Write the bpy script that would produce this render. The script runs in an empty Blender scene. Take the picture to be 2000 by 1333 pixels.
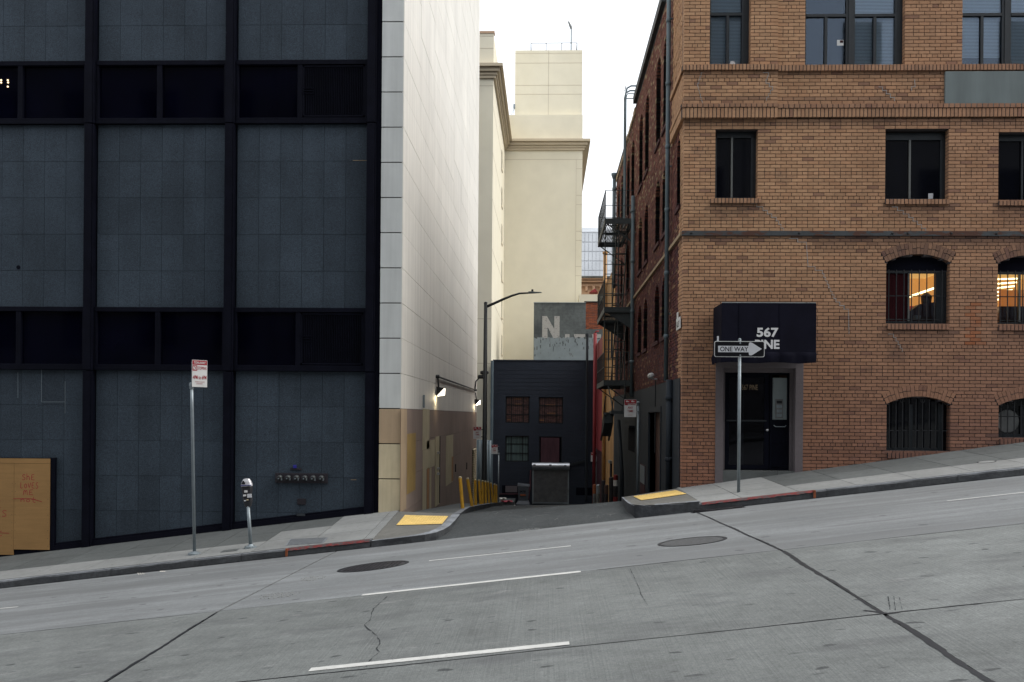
import bpy, bmesh, math, random
from mathutils import Vector, Matrix
rnd = random.Random(7)
sc = bpy.context.scene
COL = sc.collection
# ------------------------------------------------------------------ camera
FPX, CZ, CY = 1944.0, 2.0, 811.5          # focal length in photo pixels, eye height, horizon row
PSI, RHO = math.radians(2.0), math.radians(0.45)
Fw = Vector((-math.sin(PSI), math.cos(PSI), 0)); R0 = Vector((math.cos(PSI), math.sin(PSI), 0)); Z0 = Vector((0, 0, 1))
Rt = R0*math.cos(RHO) + Z0*math.sin(RHO); Up = Z0*math.cos(RHO) - R0*math.sin(RHO)
cam = bpy.data.objects.new('camera', bpy.data.cameras.new('camera'))
COL.objects.link(cam)
cam.matrix_world = Matrix(((Rt.x, Up.x, -Fw.x, 0), (Rt.y, Up.y, -Fw.y, 0), (Rt.z, Up.z, -Fw.z, CZ), (0, 0, 0, 1)))
cam.data.sensor_width = 36; cam.data.lens = FPX*36/2000
cam.data.shift_y = (CY-666.5)/2000
cam.data.clip_start = 0.1; cam.data.clip_end = 5000
sc.camera = cam
# ------------------------------------------------------------------ sky, sun, exposure
SUN_EL, SUN_AZ = math.radians(50), math.radians(95)      # azimuth from +Y towards +X
w = bpy.data.worlds.new('World'); sc.world = w; w.use_nodes = True
nt = w.node_tree; bg = nt.nodes['Background']
sky = nt.nodes.new('ShaderNodeTexSky'); sky.sky_type = 'NISHITA'; sky.sun_disc = False
sky.sun_elevation = SUN_EL; sky.sun_rotation = SUN_AZ; sky.dust_density = 6; sky.air_density = 1.0
mx = nt.nodes.new('ShaderNodeMixRGB'); mx.inputs['Fac'].default_value = 0.86
mx.inputs['Color2'].default_value = (9.0, 9.35, 9.8, 1)     # the even cloud layer
nt.links.new(sky.outputs['Color'], mx.inputs['Color1']); nt.links.new(mx.outputs['Color'], bg.inputs['Color'])
bg.inputs['Strength'].default_value = 0.1
sun = bpy.data.objects.new('sun', bpy.data.lights.new('sun', 'SUN')); COL.objects.link(sun)
sun.data.energy = 1.35; sun.data.angle = math.radians(35); sun.data.color = (1, .97, .92)
sd = Vector((math.sin(SUN_AZ)*math.cos(SUN_EL), math.cos(SUN_AZ)*math.cos(SUN_EL), math.sin(SUN_EL)))
sun.rotation_euler = (-sd).to_track_quat('-Z', 'Y').to_euler()
sun.location = (0, 0, 60)
vs = sc.view_settings; vs.view_transform = 'Standard'; vs.look = 'None'; vs.exposure = 0.85; vs.gamma = 1; vs.use_curve_mapping = False
sc.cycles.use_denoising = True; sc.cycles.max_bounces = 6; sc.cycles.diffuse_bounces = 4; sc.cycles.transparent_max_bounces = 12

# ------------------------------------------------------------------ photo pixel -> place
def ray(x, y): return Fw + Rt*((x-1000)/FPX) + Up*((CY-y)/FPX)
def P(x, y, Y):                      # on the frontal plane at depth Y -> (X, Z)
    d = ray(x, y); t = Y/d.y; return d.x*t, CZ+d.z*t
def PX(x, Y, y=700): return P(x, y, Y)[0]
def PZ(y, Y, x=1000): return P(x, y, Y)[1]
def S(x, y, X):                      # on the side plane X -> (Y, Z)
    d = ray(x, y); t = X/d.x; return d.y*t, CZ+d.z*t
def hroad(Y):
    pts = [(-4, .20), (4.5, .06), (8, .117), (11.5, .152), (18, -.037), (40, -.037)]
    for (a, p), (b, q) in zip(pts, pts[1:]):
        if Y <= b: return p+(q-p)*(Y-a)/(b-a)
    return -.037
SL = .1225
def zroad(X, Y): return SL*X+hroad(Y)
YF = 21.3                            # frontage line of both corner buildings
def zbaseL(X): return -.132+.1285*(X+3.648)
def zbaseR(X): return .486+.1455*(X-2.889)
KH = .14
def zwalk(X, Y):
    t = (Y-18)/(YF-18); a = SL*X-.037+KH
    return a*(1-t)+(zbaseL(X) if X < 0 else zbaseR(X))*t
def hit(x, y, fn, lo=3, hi=60):      # where the ray through a pixel meets the surface z = fn(X, Y)
    d = ray(x, y)
    g = lambda Y: CZ+d.z*Y/d.y-fn(d.x*Y/d.y, Y)
    for _ in range(50):
        m = (lo+hi)/2
        if g(m) > 0: lo = m
        else: hi = m
    return d.x*lo/d.y, lo
def lin(c):
    return tuple((v/255/12.92 if v/255 <= .04045 else ((v/255+.055)/1.055)**2.4) for v in c)

# ------------------------------------------------------------------ materials
def N(nt, t, **kw):
    n = nt.nodes.new(t)
    for k, v in kw.items(): setattr(n, k, v)
    return n
MATS = {}
def mat(name, col, rough=.7, spec=.4, metal=0, noise=(), rand=0, attr=False, bump=None, emit=None, extra=None):
    """col: base colour; noise: (scale xyz, amount, detail[, contrast]); rand: tone per object; attr: tone per brick"""
    m = bpy.data.materials.new(name); m.use_nodes = True; t = m.node_tree; b = t.nodes['Principled BSDF']; MATS[name] = m
    b.inputs['Roughness'].default_value = rough; b.inputs['Specular IOR Level'].default_value = spec; b.inputs['Metallic'].default_value = metal
    tc = N(t, 'ShaderNodeTexCoord')
    if attr:
        a = N(t, 'ShaderNodeAttribute', attribute_name='tone'); cur = a.outputs['Color']
    else:
        a = N(t, 'ShaderNodeRGB'); a.outputs[0].default_value = (*col, 1); cur = a.outputs[0]
    def mul(fac):
        nonlocal cur
        v = N(t, 'ShaderNodeVectorMath', operation='SCALE'); t.links.new(cur, v.inputs[0]); t.links.new(fac, v.inputs['Scale']); cur = v.outputs[0]
    last = None
    for q in noise:
        s, amt, det = q[:3]; con = q[3] if len(q) > 3 else 2.2
        mp = N(t, 'ShaderNodeMapping'); mp.inputs['Scale'].default_value = s if isinstance(s, tuple) else (s, s, s)
        t.links.new(tc.outputs['Object'], mp.inputs[0])
        nz = N(t, 'ShaderNodeTexNoise'); nz.inputs['Scale'].default_value = 1; nz.inputs['Detail'].default_value = det; nz.inputs['Roughness'].default_value = .6
        t.links.new(mp.outputs[0], nz.inputs['Vector'])
        mr = N(t, 'ShaderNodeMapRange'); h = .5/con
        for k, v in ((1, .5-h), (2, .5+h), (3, 1-amt), (4, 1+amt)): mr.inputs[k].default_value = v
        t.links.new(nz.outputs['Fac'], mr.inputs[0]); mul(mr.outputs[0]); last = nz
    if rand:
        oi = N(t, 'ShaderNodeObjectInfo'); mr = N(t, 'ShaderNodeMapRange')
        mr.inputs[3].default_value = 1-rand; mr.inputs[4].default_value = 1+rand
        t.links.new(oi.outputs['Random'], mr.inputs[0]); mul(mr.outputs[0])
    if extra: cur = extra(t, tc, cur)
    t.links.new(cur, b.inputs['Base Color'])
    if bump and last:
        bp = N(t, 'ShaderNodeBump'); bp.inputs['Strength'].default_value = bump; bp.inputs['Distance'].default_value = .01
        t.links.new(last.outputs['Fac'], bp.inputs['Height']); t.links.new(bp.outputs[0], b.inputs['Normal'])
    if emit:
        b.inputs['Emission Color'].default_value = (*emit[0], 1); b.inputs['Emission Strength'].default_value = emit[1]
    return m
def spots(scale, thr, soft, colour, amount, stretch=(1, 1, 1), keep=.35):
    """extra(): scattered roundish marks of another colour"""
    def fn(t, tc, cur):
        mp = N(t, 'ShaderNodeMapping'); mp.inputs['Scale'].default_value = tuple(scale*k for k in stretch); t.links.new(tc.outputs['Object'], mp.inputs[0])
        nz = N(t, 'ShaderNodeTexNoise'); nz.inputs['Scale'].default_value = 2.5; nz.inputs['Detail'].default_value = 3; t.links.new(mp.outputs[0], nz.inputs['Vector'])
        ad = N(t, 'ShaderNodeMixRGB', blend_type='ADD'); ad.inputs[0].default_value = .35; t.links.new(mp.outputs[0], ad.inputs[1]); t.links.new(nz.outputs['Color'], ad.inputs[2])
        vo = N(t, 'ShaderNodeTexVoronoi', voronoi_dimensions='2D'); vo.inputs['Scale'].default_value = 1; t.links.new(ad.outputs[0], vo.inputs['Vector'])
        sp = N(t, 'ShaderNodeSeparateColor'); t.links.new(vo.outputs['Color'], sp.inputs[0])
        lt = N(t, 'ShaderNodeMath', operation='LESS_THAN'); t.links.new(sp.outputs[0], lt.inputs[0]); lt.inputs[1].default_value = keep
        mr = N(t, 'ShaderNodeMapRange'); mr.inputs[1].default_value = thr; mr.inputs[2].default_value = thr+soft; mr.inputs[3].default_value = amount; mr.inputs[4].default_value = 0
        t.links.new(vo.outputs['Distance'], mr.inputs[0])
        mu = N(t, 'ShaderNodeMath', operation='MULTIPLY'); t.links.new(mr.outputs[0], mu.inputs[0]); t.links.new(lt.outputs[0], mu.inputs[1])
        m = N(t, 'ShaderNodeMixRGB'); t.links.new(mu.outputs[0], m.inputs[0]); t.links.new(cur, m.inputs[1]); m.inputs[2].default_value = (*colour, 1)
        return m.outputs[0]
    return fn
def chain(*fs):
    def fn(t, tc, cur):
        for f in fs: cur = f(t, tc, cur)
        return cur
    return fn
def blotch(scale, lo, hi, colour, amount, detail=5):
    """extra(): stains or bare patches with an outline of their own"""
    def fn(t, tc, cur):
        mp = N(t, 'ShaderNodeMapping'); mp.inputs['Scale'].default_value = scale if isinstance(scale, tuple) else (scale,)*3; t.links.new(tc.outputs['Object'], mp.inputs[0])
        nz = N(t, 'ShaderNodeTexNoise'); nz.inputs['Scale'].default_value = 1; nz.inputs['Detail'].default_value = detail; nz.inputs['Roughness'].default_value = .65; t.links.new(mp.outputs[0], nz.inputs['Vector'])
        mr = N(t, 'ShaderNodeMapRange')
        for k, v in ((1, lo), (2, hi), (3, 0), (4, amount)): mr.inputs[k].default_value = v
        t.links.new(nz.outputs['Fac'], mr.inputs[0])
        m = N(t, 'ShaderNodeMixRGB'); t.links.new(mr.outputs[0], m.inputs[0]); t.links.new(cur, m.inputs[1]); m.inputs[2].default_value = (*colour, 1)
        return m.outputs[0]
    return fn

mat('concrete_road', (.138, .147, .144), .8, .35, noise=((.3, .17, 4), ((.10, 1.3, 1), .13, 3), (1.3, .13, 5), (5, .12, 5), (26, .20, 6, 1.8), (80, .25, 3), ((40, .4, 2), .025, 2)), rand=.04, bump=.5,
    extra=chain(spots(1.25, .045, .02, (.040, .043, .045), .85, (.9, 1.5, 1), .5), spots(3.1, .07, .03, (.06, .063, .065), .7, (.7, 1.6, 1), .16), blotch((.8, 2.0, 2), .53, .70, (.085, .088, .09), .75), blotch((1.4, 5, 5), .63, .7, (.24, .24, .24), .5)))
mat('concrete_gutter', (.166, .175, .179), .8, .35, noise=((.5, .12, 3), ((.08, 1.5, 1), .17, 3), ((.35, 4.0, 3), .14, 4), (9, .08, 4), (26, .16, 6, 1.8), (70, .18, 3)), rand=.04, bump=.4,
    extra=chain(blotch((.05, 1.0, 1), .50, .60, (.125, .13, .132), .65, 3), blotch((.35, 3.4, 3), .57, .68, (.12, .124, .128), .75), blotch((1.0, 6, 6), .66, .74, (.26, .26, .26), .5), spots(1.7, .07, .03, (.07, .07, .075), .7, (1, 1, 1), .2)))
mat('asphalt', (.045, .050, .052), .9, .3, noise=((.8, .22, 4), (14, .25, 5), (38, .45, 4, 1.6), (90, .45, 2)), bump=1.0, extra=blotch((5, 5, 5), .66, .7, (.10, .105, .11), .35, 2))
mat('tar', (.010, .011, .014), .6, .4, noise=((20, .3, 3),))
mat('crack_dark', (.040, .042, .045), .95, .1)
mat('walk_light', (.212, .218, .214), .85, .3, noise=((.9, .14, 4), (8, .1, 4), (80, .14, 3)), rand=.10, bump=.3, extra=spots(3.2, .05, .03, (.07, .07, .075), .6, keep=.35))
mat('walk_dark', (.092, .099, .098), .85, .3, noise=((.9, .16, 4), (8, .12, 4), (80, .18, 3)), rand=.13, bump=.3, extra=spots(3.2, .05, .03, (.04, .04, .045), .6, keep=.35))
def kerb_top(t, tc, cur):             # upward faces several times paler than the upright ones
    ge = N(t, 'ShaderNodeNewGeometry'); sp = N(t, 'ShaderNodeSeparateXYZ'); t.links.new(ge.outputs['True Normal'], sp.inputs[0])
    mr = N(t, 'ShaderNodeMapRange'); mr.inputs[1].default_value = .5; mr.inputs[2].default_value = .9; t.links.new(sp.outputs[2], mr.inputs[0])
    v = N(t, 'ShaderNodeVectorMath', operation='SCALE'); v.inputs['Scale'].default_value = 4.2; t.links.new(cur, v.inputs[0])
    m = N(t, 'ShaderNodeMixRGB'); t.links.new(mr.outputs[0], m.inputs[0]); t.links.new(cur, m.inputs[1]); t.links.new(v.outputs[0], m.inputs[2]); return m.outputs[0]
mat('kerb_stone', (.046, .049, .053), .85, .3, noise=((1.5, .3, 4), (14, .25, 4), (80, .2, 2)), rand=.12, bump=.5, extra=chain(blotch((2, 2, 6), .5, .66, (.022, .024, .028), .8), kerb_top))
mat('corner_concrete', (.125, .123, .112), .85, .3, noise=((1.2, .16, 4), (10, .12, 4), (80, .14, 3)), bump=.3)
mat('red_paint', (.17, .03, .03), .7, .3, noise=((12, .35, 4),), extra=blotch((9, 16, 16), .47, .57, (.075, .07, .07), .9))
mat('orange_paint', (.25, .075, .03), .7, .3, noise=((12, .35, 4),))
mat('lane_white', (.52, .52, .50), .7, .3, noise=((10, .12, 4),), extra=blotch((22, 22, 22), .62, .68, (.15, .15, .15), .7))
mat('tactile_yellow', (.66, .46, .15), .7, .3, noise=((3, .15, 4), (30, .15, 3)), extra=blotch(5, .6, .75, (.28, .20, .08), .6))
mat('cast_iron', (.028, .026, .030), .55, .5, .3, noise=((20, .4, 4),), extra=blotch(7, .62, .7, (.25, .24, .23), .35))
mat('granite', (.038, .051, .066), .6, .15, noise=((.35, .24, 4), ((2.2, 2.2, .12), .12, 4), (2.5, .10, 4), (16, .22, 3, 1.8), (40, .5, 2, 1.6), (110, .5, 1, 1.6)), rand=.11)
mat('black_metal', (.0042, .0047, .0095), .6, .06, noise=((3, .3, 4), (25, .15, 3)), extra=blotch((14, 14, 3), .70, .74, (.05, .06, .08), .5))
mat('joint_black', (.0035, .004, .009), .9, .1)
mat('window_glass', (.003, .0035, .006), .05, .4)
mat('dark_glass', (.0012, .0014, .0055), .06, .12, noise=((.8, .4, 2),))
mat('white_panel', (.655, .63, .57), .6, .35, noise=(((6.5, 6.5, .12), .11, 4), ((25, 25, .4), .05, 3), (.6, .06, 3)), rand=.035, extra=blotch((9, 9, .25), .6, .8, (.36, .35, .32), .5))
mat('quoin_panel', (.53, .545, .53), .6, .35, noise=(((6, 6, .35), .09, 4), (2, .05, 3)), rand=.06)
mat('paint_tan', (.385, .285, .185), .7, .3, noise=((1.5, .1, 3), ((10, 10, .8), .08, 3)), rand=.03)
mat('paint_cream', (.54, .465, .315), .7, .3, noise=((2, .1, 3), ((10, 10, .6), .1, 3)), rand=.03, extra=blotch((12, 12, 3), .68, .71, (.12, .1, .07), .7))
mat('paint_mauve', (.24, .182, .15), .7, .3, noise=((.5, .18, 3), ((8, 8, .7), .10, 3)), rand=.05)
mat('paint_ochre', (.30, .20, .07), .7, .3, noise=((2, .15, 3), ((10, 10, .6), .12, 3)))
mat('paint_stone', (.44, .38, .25), .7, .3, noise=((1.2, .12, 3), ((10, 10, .6), .08, 3)))
mat('paint_orange', (.36, .19, .08), .7, .3, noise=((2, .15, 3),))
mat('plywood_yellow', (.29, .165, .062), .75, .3, noise=((1.2, .10, 3), ((1.2, 1, 14), .10, 4), (60, .06, 2)), rand=.03)
mat('marker_red', (.30, .025, .03), .7, .3)
mat('mortar', (.072, .064, .066), .95, .1, noise=((8, .25, 4),))
mat('mortar_pale', (.32, .31, .30), .95, .1, noise=((14, .25, 4),))
mat('brick_face', (.3, .2, .1), .85, .25, attr=True, noise=((22, .12, 4), (1.1, .10, 3)), bump=.4, extra=blotch((.9, .9, 1.3), .60, .80, (.05, .038, .042), .6))
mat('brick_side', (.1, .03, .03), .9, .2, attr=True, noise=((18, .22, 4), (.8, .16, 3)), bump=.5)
mat('steel_rust', (.058, .064, .068), .7, .25, .0, noise=((4, .2, 4),), extra=blotch((2.2, 2, 7), .50, .56, (.085, .034, .020), .85))
mat('zinc_panel', (.12, .145, .145), .6, .4, noise=(((3, 3, .3), .2, 4), (1, .1, 3)))
mat('window_frame', (.013, .017, .021), .5, .4, noise=((5, .2, 3),))
mat('window_frame_light', (.12, .125, .12), .5, .4)
mat('blind', (.74, .78, .78), .7, .3)
mat('room_dark', (.012, .012, .016), .9, .1)
mat('curtain_maroon', (.030, .006, .008), .9, .1, noise=(((30, 30, 1), .3, 2),))
mat('awning_cloth', (.0065, .0065, .0135), .85, .1, noise=((3, .25, 4), (140, .2, 2)))
mat('letter_white', (.62, .62, .62), .6, .3)
mat('letter_grey', (.52, .53, .55), .6, .3)
mat('surround_mauve', (.130, .112, .118), .7, .3, noise=((1.5, .1, 4), (30, .08, 3)), extra=blotch(4, .68, .72, (.05, .045, .045), .5))
mat('iron_black', (.010, .011, .013), .6, .4, noise=((20, .3, 3),))
mat('galvanised', (.21, .245, .265), .45, .5, .35, noise=((6, .18, 4), ((30, 30, 4), .1, 3)))
mat('sign_white', (.58, .58, .57), .5, .4, noise=((5, .06, 3),), extra=blotch(9, .68, .72, (.3, .3, .3), .5))
mat('sign_red', (.30, .02, .03), .5, .4)
mat('sign_black', (.008, .008, .010), .6, .1)
mat('meter_body', (.022, .022, .026), .4, .5)
mat('meter_silver', (.50, .50, .52), .35, .5, .3)
mat('navy_blue', (.02, .02, .22), .5, .4)
mat('brass_dull', (.075, .085, .085), .4, .5, .6, noise=((30, .3, 3),))
mat('plate_brown', (.028, .024, .03), .5, .4, .2, noise=((20, .2, 3),))
mat('bollard_yellow', (.50, .27, .025), .6, .35, noise=((3, .15, 4), (14, .12, 4)), rand=.16, extra=blotch((7, 7, 2.5), .56, .66, (.13, .06, .02), .8))
mat('post_dark', (.025, .022, .026), .6, .4, noise=((5, .4, 4),), rand=.3)
mat('lamp_pole', (.012, .014, .015), .5, .4, noise=((6, .3, 4),), extra=blotch((8, 8, 4), .7, .73, (.25, .27, .27), .5))
mat('fire_escape_paint', (.034, .042, .045), .55, .4, noise=((8, .3, 4),))
mat('pipe_paint', (.095, .130, .150), .5, .4, noise=((2, .15, 4),))
mat('wall_grey_paint', (.0165, .0225, .031), .7, .3, noise=((.9, .2, 4), ((6, 6, .8), .15, 4)), extra=blotch(3, .7, .74, (.10, .11, .12), .4))
mat('stone_ledge', (.30, .22, .14), .8, .3, noise=((5, .2, 4),))
mat('door_brown', (.085, .045, .036), .6, .35, noise=(((3, 3, .6), .25, 4),))
mat('navy_plaster', (.021, .027, .039), .75, .3, noise=((.6, .15, 4), ((1, 1, 9), .12, 4), (14, .15, 4)), bump=.7)
mat('cream_wall', (.70, .65, .515), .8, .3, noise=((.15, .05, 3), (1.2, .03, 3)), extra=blotch((.25, .25, .09), .5, .8, (.66, .60, .43), .6))
mat('cream_trim', (.52, .44, .32), .8, .3, noise=((.5, .06, 3),))
mat('cream_shade', (.44, .415, .36), .8, .3, noise=((.15, .05, 3),))
mat('joint_dark', (.06, .055, .05), .9, .1)
mat('joint_line', (.52, .46, .36), .9, .1)
mat('mural_dark', (.105, .115, .112), .85, .2, noise=((.7, .3, 4), (5, .2, 4), ((1, 1, 8), .08, 2)), extra=blotch((1.2, 1.2, .35), .52, .7, (.05, .055, .06), .75))
mat('mural_pale', (.235, .27, .275), .85, .2, noise=((2, .12, 4),), extra=blotch((4, 4, 2), .60, .66, (.12, .12, .115), .7))
mat('mural_letter', (.40, .385, .355), .85, .2, noise=((6, .15, 4),), extra=blotch(6, .55, .63, (.17, .17, .165), .75))
mat('brick_far', (.26, .09, .05), .9, .2, attr=True)
mat('terracotta', (.50, .33, .22), .8, .3, noise=((1, .12, 3),))
mat('tower_glass', (.60, .62, .64), .25, .5, noise=((.12, .12, 3),))  # pale colour takes the place of distance haze
mat('tower_frame', (.57, .585, .60), .5, .4)  # lightened close to the glass, haze put into the colour
mat('yellow_boards', (.34, .185, .07), .75, .3, noise=(((8, 8, .7), .25, 4),), rand=.15)
mat('red_boards', (.20, .022, .024), .65, .35, noise=(((6, 6, .7), .2, 4),), rand=.1)
mat('red_dark', (.048, .012, .018), .7, .3, noise=((4, .2, 4),))
mat('shutter_grey', (.15, .155, .155), .5, .4, .3, noise=((5, .25, 4),), extra=blotch((2, 2, 3), .6, .7, (.09, .05, .04), .5))
mat('steel_bright', (.55, .56, .58), .28, .5, .85, noise=((4, .2, 4),))
mat('board_maroon', (.075, .036, .044), .8, .2, noise=(((4, 4, .8), .25, 4),))
mat('curtain_teal', (.14, .20, .19), .85, .2, noise=(((26, 26, .4), .35, 2),))
mat('pane_warm', (.12, .062, .055), .3, .4, noise=(((5, 5, 12), .6, 3),))  # lighter mottling in the colour stands for reflections in the panes
mat('pane_orange', (.26, .12, .055), .5, .4)
mat('bin_grey', (.085, .095, .108), .45, .4, noise=((6, .15, 4),))
mat('rubber', (.012, .012, .012), .8, .2)
mat('opposite_stone', (.15, .15, .155), .8, .3, noise=((.2, .2, 4), (2, .1, 3)))
mat('ground_earth', (.07, .07, .07), .9, .2, noise=((.05, .2, 4),))
mat('litter_white', (.6, .58, .54), .8, .2)
mat('litter_red', (.35, .07, .09), .7, .2)
mat('room_wall', (.55, .33, .12), .8, .2, emit=((1.0, .50, .14), .22))  # lamplight put into the material: walls, ceiling and furniture glow themselves
mat('room_ceiling', (.6, .45, .2), .8, .2, emit=((1.0, .62, .20), .30))
mat('room_orange', (.5, .2, .07), .8, .2, emit=((1.0, .32, .07), .18))
mat('room_tube', (.9, .85, .7), .5, .2, emit=((1.0, .80, .42), 2.6))
mat('room_red', (.35, .04, .03), .8, .2, emit=((1.0, .10, .05), .10))  # seat glows faintly too, in place of lamplight on it
mat('desk_dark', (.05, .02, .015), .6, .3)
mat('lamp_lit', (.9, .9, .85), .5, .2, emit=((1.0, .90, .72), 2.6))
mat('dot_lamp', (.9, .8, .6), .5, .2, emit=((1.0, .72, .40), 1.1))
mat('stain_rust', (.26, .085, .03), .9, .2, noise=((6, .25, 4),))
mat('camera_white', (.45, .46, .46), .5, .4)
def glass_mat():
    m = bpy.data.materials.new('clear_glass'); m.use_nodes = True; t = m.node_tree; t.nodes.remove(t.nodes['Principled BSDF'])
    fr = N(t, 'ShaderNodeFresnel'); fr.inputs[0].default_value = 1.5
    ad = N(t, 'ShaderNodeMath', operation='MULTIPLY_ADD'); ad.inputs[1].default_value = 1.0; ad.inputs[2].default_value = .0; t.links.new(fr.outputs[0], ad.inputs[0])
    tr = N(t, 'ShaderNodeBsdfTransparent'); tr.inputs[0].default_value = (.90, .94, .97, 1); gl = N(t, 'ShaderNodeBsdfGlossy'); gl.inputs['Roughness'].default_value = .03; gl.inputs[0].default_value = (.62, .74, .92, 1)
    mxs = N(t, 'ShaderNodeMixShader'); t.links.new(ad.outputs[0], mxs.inputs[0]); t.links.new(tr.outputs[0], mxs.inputs[1]); t.links.new(gl.outputs[0], mxs.inputs[2])
    t.links.new(mxs.outputs[0], t.nodes['Material Output'].inputs[0]); MATS['clear_glass'] = m
glass_mat()
m_ = MATS['clear_glass'].copy(); m_.name = 'door_glass'; MATS['door_glass'] = m_
for n_ in m_.node_tree.nodes:
    if n_.type == 'BSDF_GLOSSY': n_.inputs[0].default_value = (.42, .42, .48, 1)
    if n_.type == 'BSDF_TRANSPARENT': n_.inputs[0].default_value = (.45, .45, .48, 1)

# ------------------------------------------------------------------ lettering (made first, while the scene is small)
def _text(s, bold):
    cu = bpy.data.curves.new('lettering', 'FONT'); cu.body = s; cu.size = 1; cu.align_x = 'LEFT'; cu.offset = bold; cu.resolution_u = 3
    o = bpy.data.objects.new('lettering', cu); COL.objects.link(o)
    me = bpy.data.meshes.new_from_object(o.evaluated_get(bpy.context.evaluated_depsgraph_get()))
    bpy.data.objects.remove(o); bpy.data.curves.remove(cu)
    vs_ = [v.co.copy() for v in me.vertices]; fs = [tuple(p.vertices) for p in me.polygons]; bpy.data.meshes.remove(me)
    x0 = min(v.x for v in vs_); x1 = max(v.x for v in vs_); y0 = min(v.y for v in vs_); y1 = max(v.y for v in vs_)
    return [((v.x-x0)/(x1-x0), (v.y-y0)/(y1-y0)) for v in vs_], fs
TXT = {s: _text(s, b) for s, b in (('567', .035), ('PINE', .035), ('ONE WAY', .012), ('TOW-AWAY', .02), ('NO', .03), ('STOPPING', .01), ('4PM to 6PM', .015),
       ('EXCEPT SAT & SUN', 0), ('NO STOPPING', .02), ('ANY', .02), ('TIME', .02), ('3478', .03), ('567 PINE', 0), ('N', 0.0), ('ALLEY', .01), ('EVERYDAY', 0))}

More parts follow.
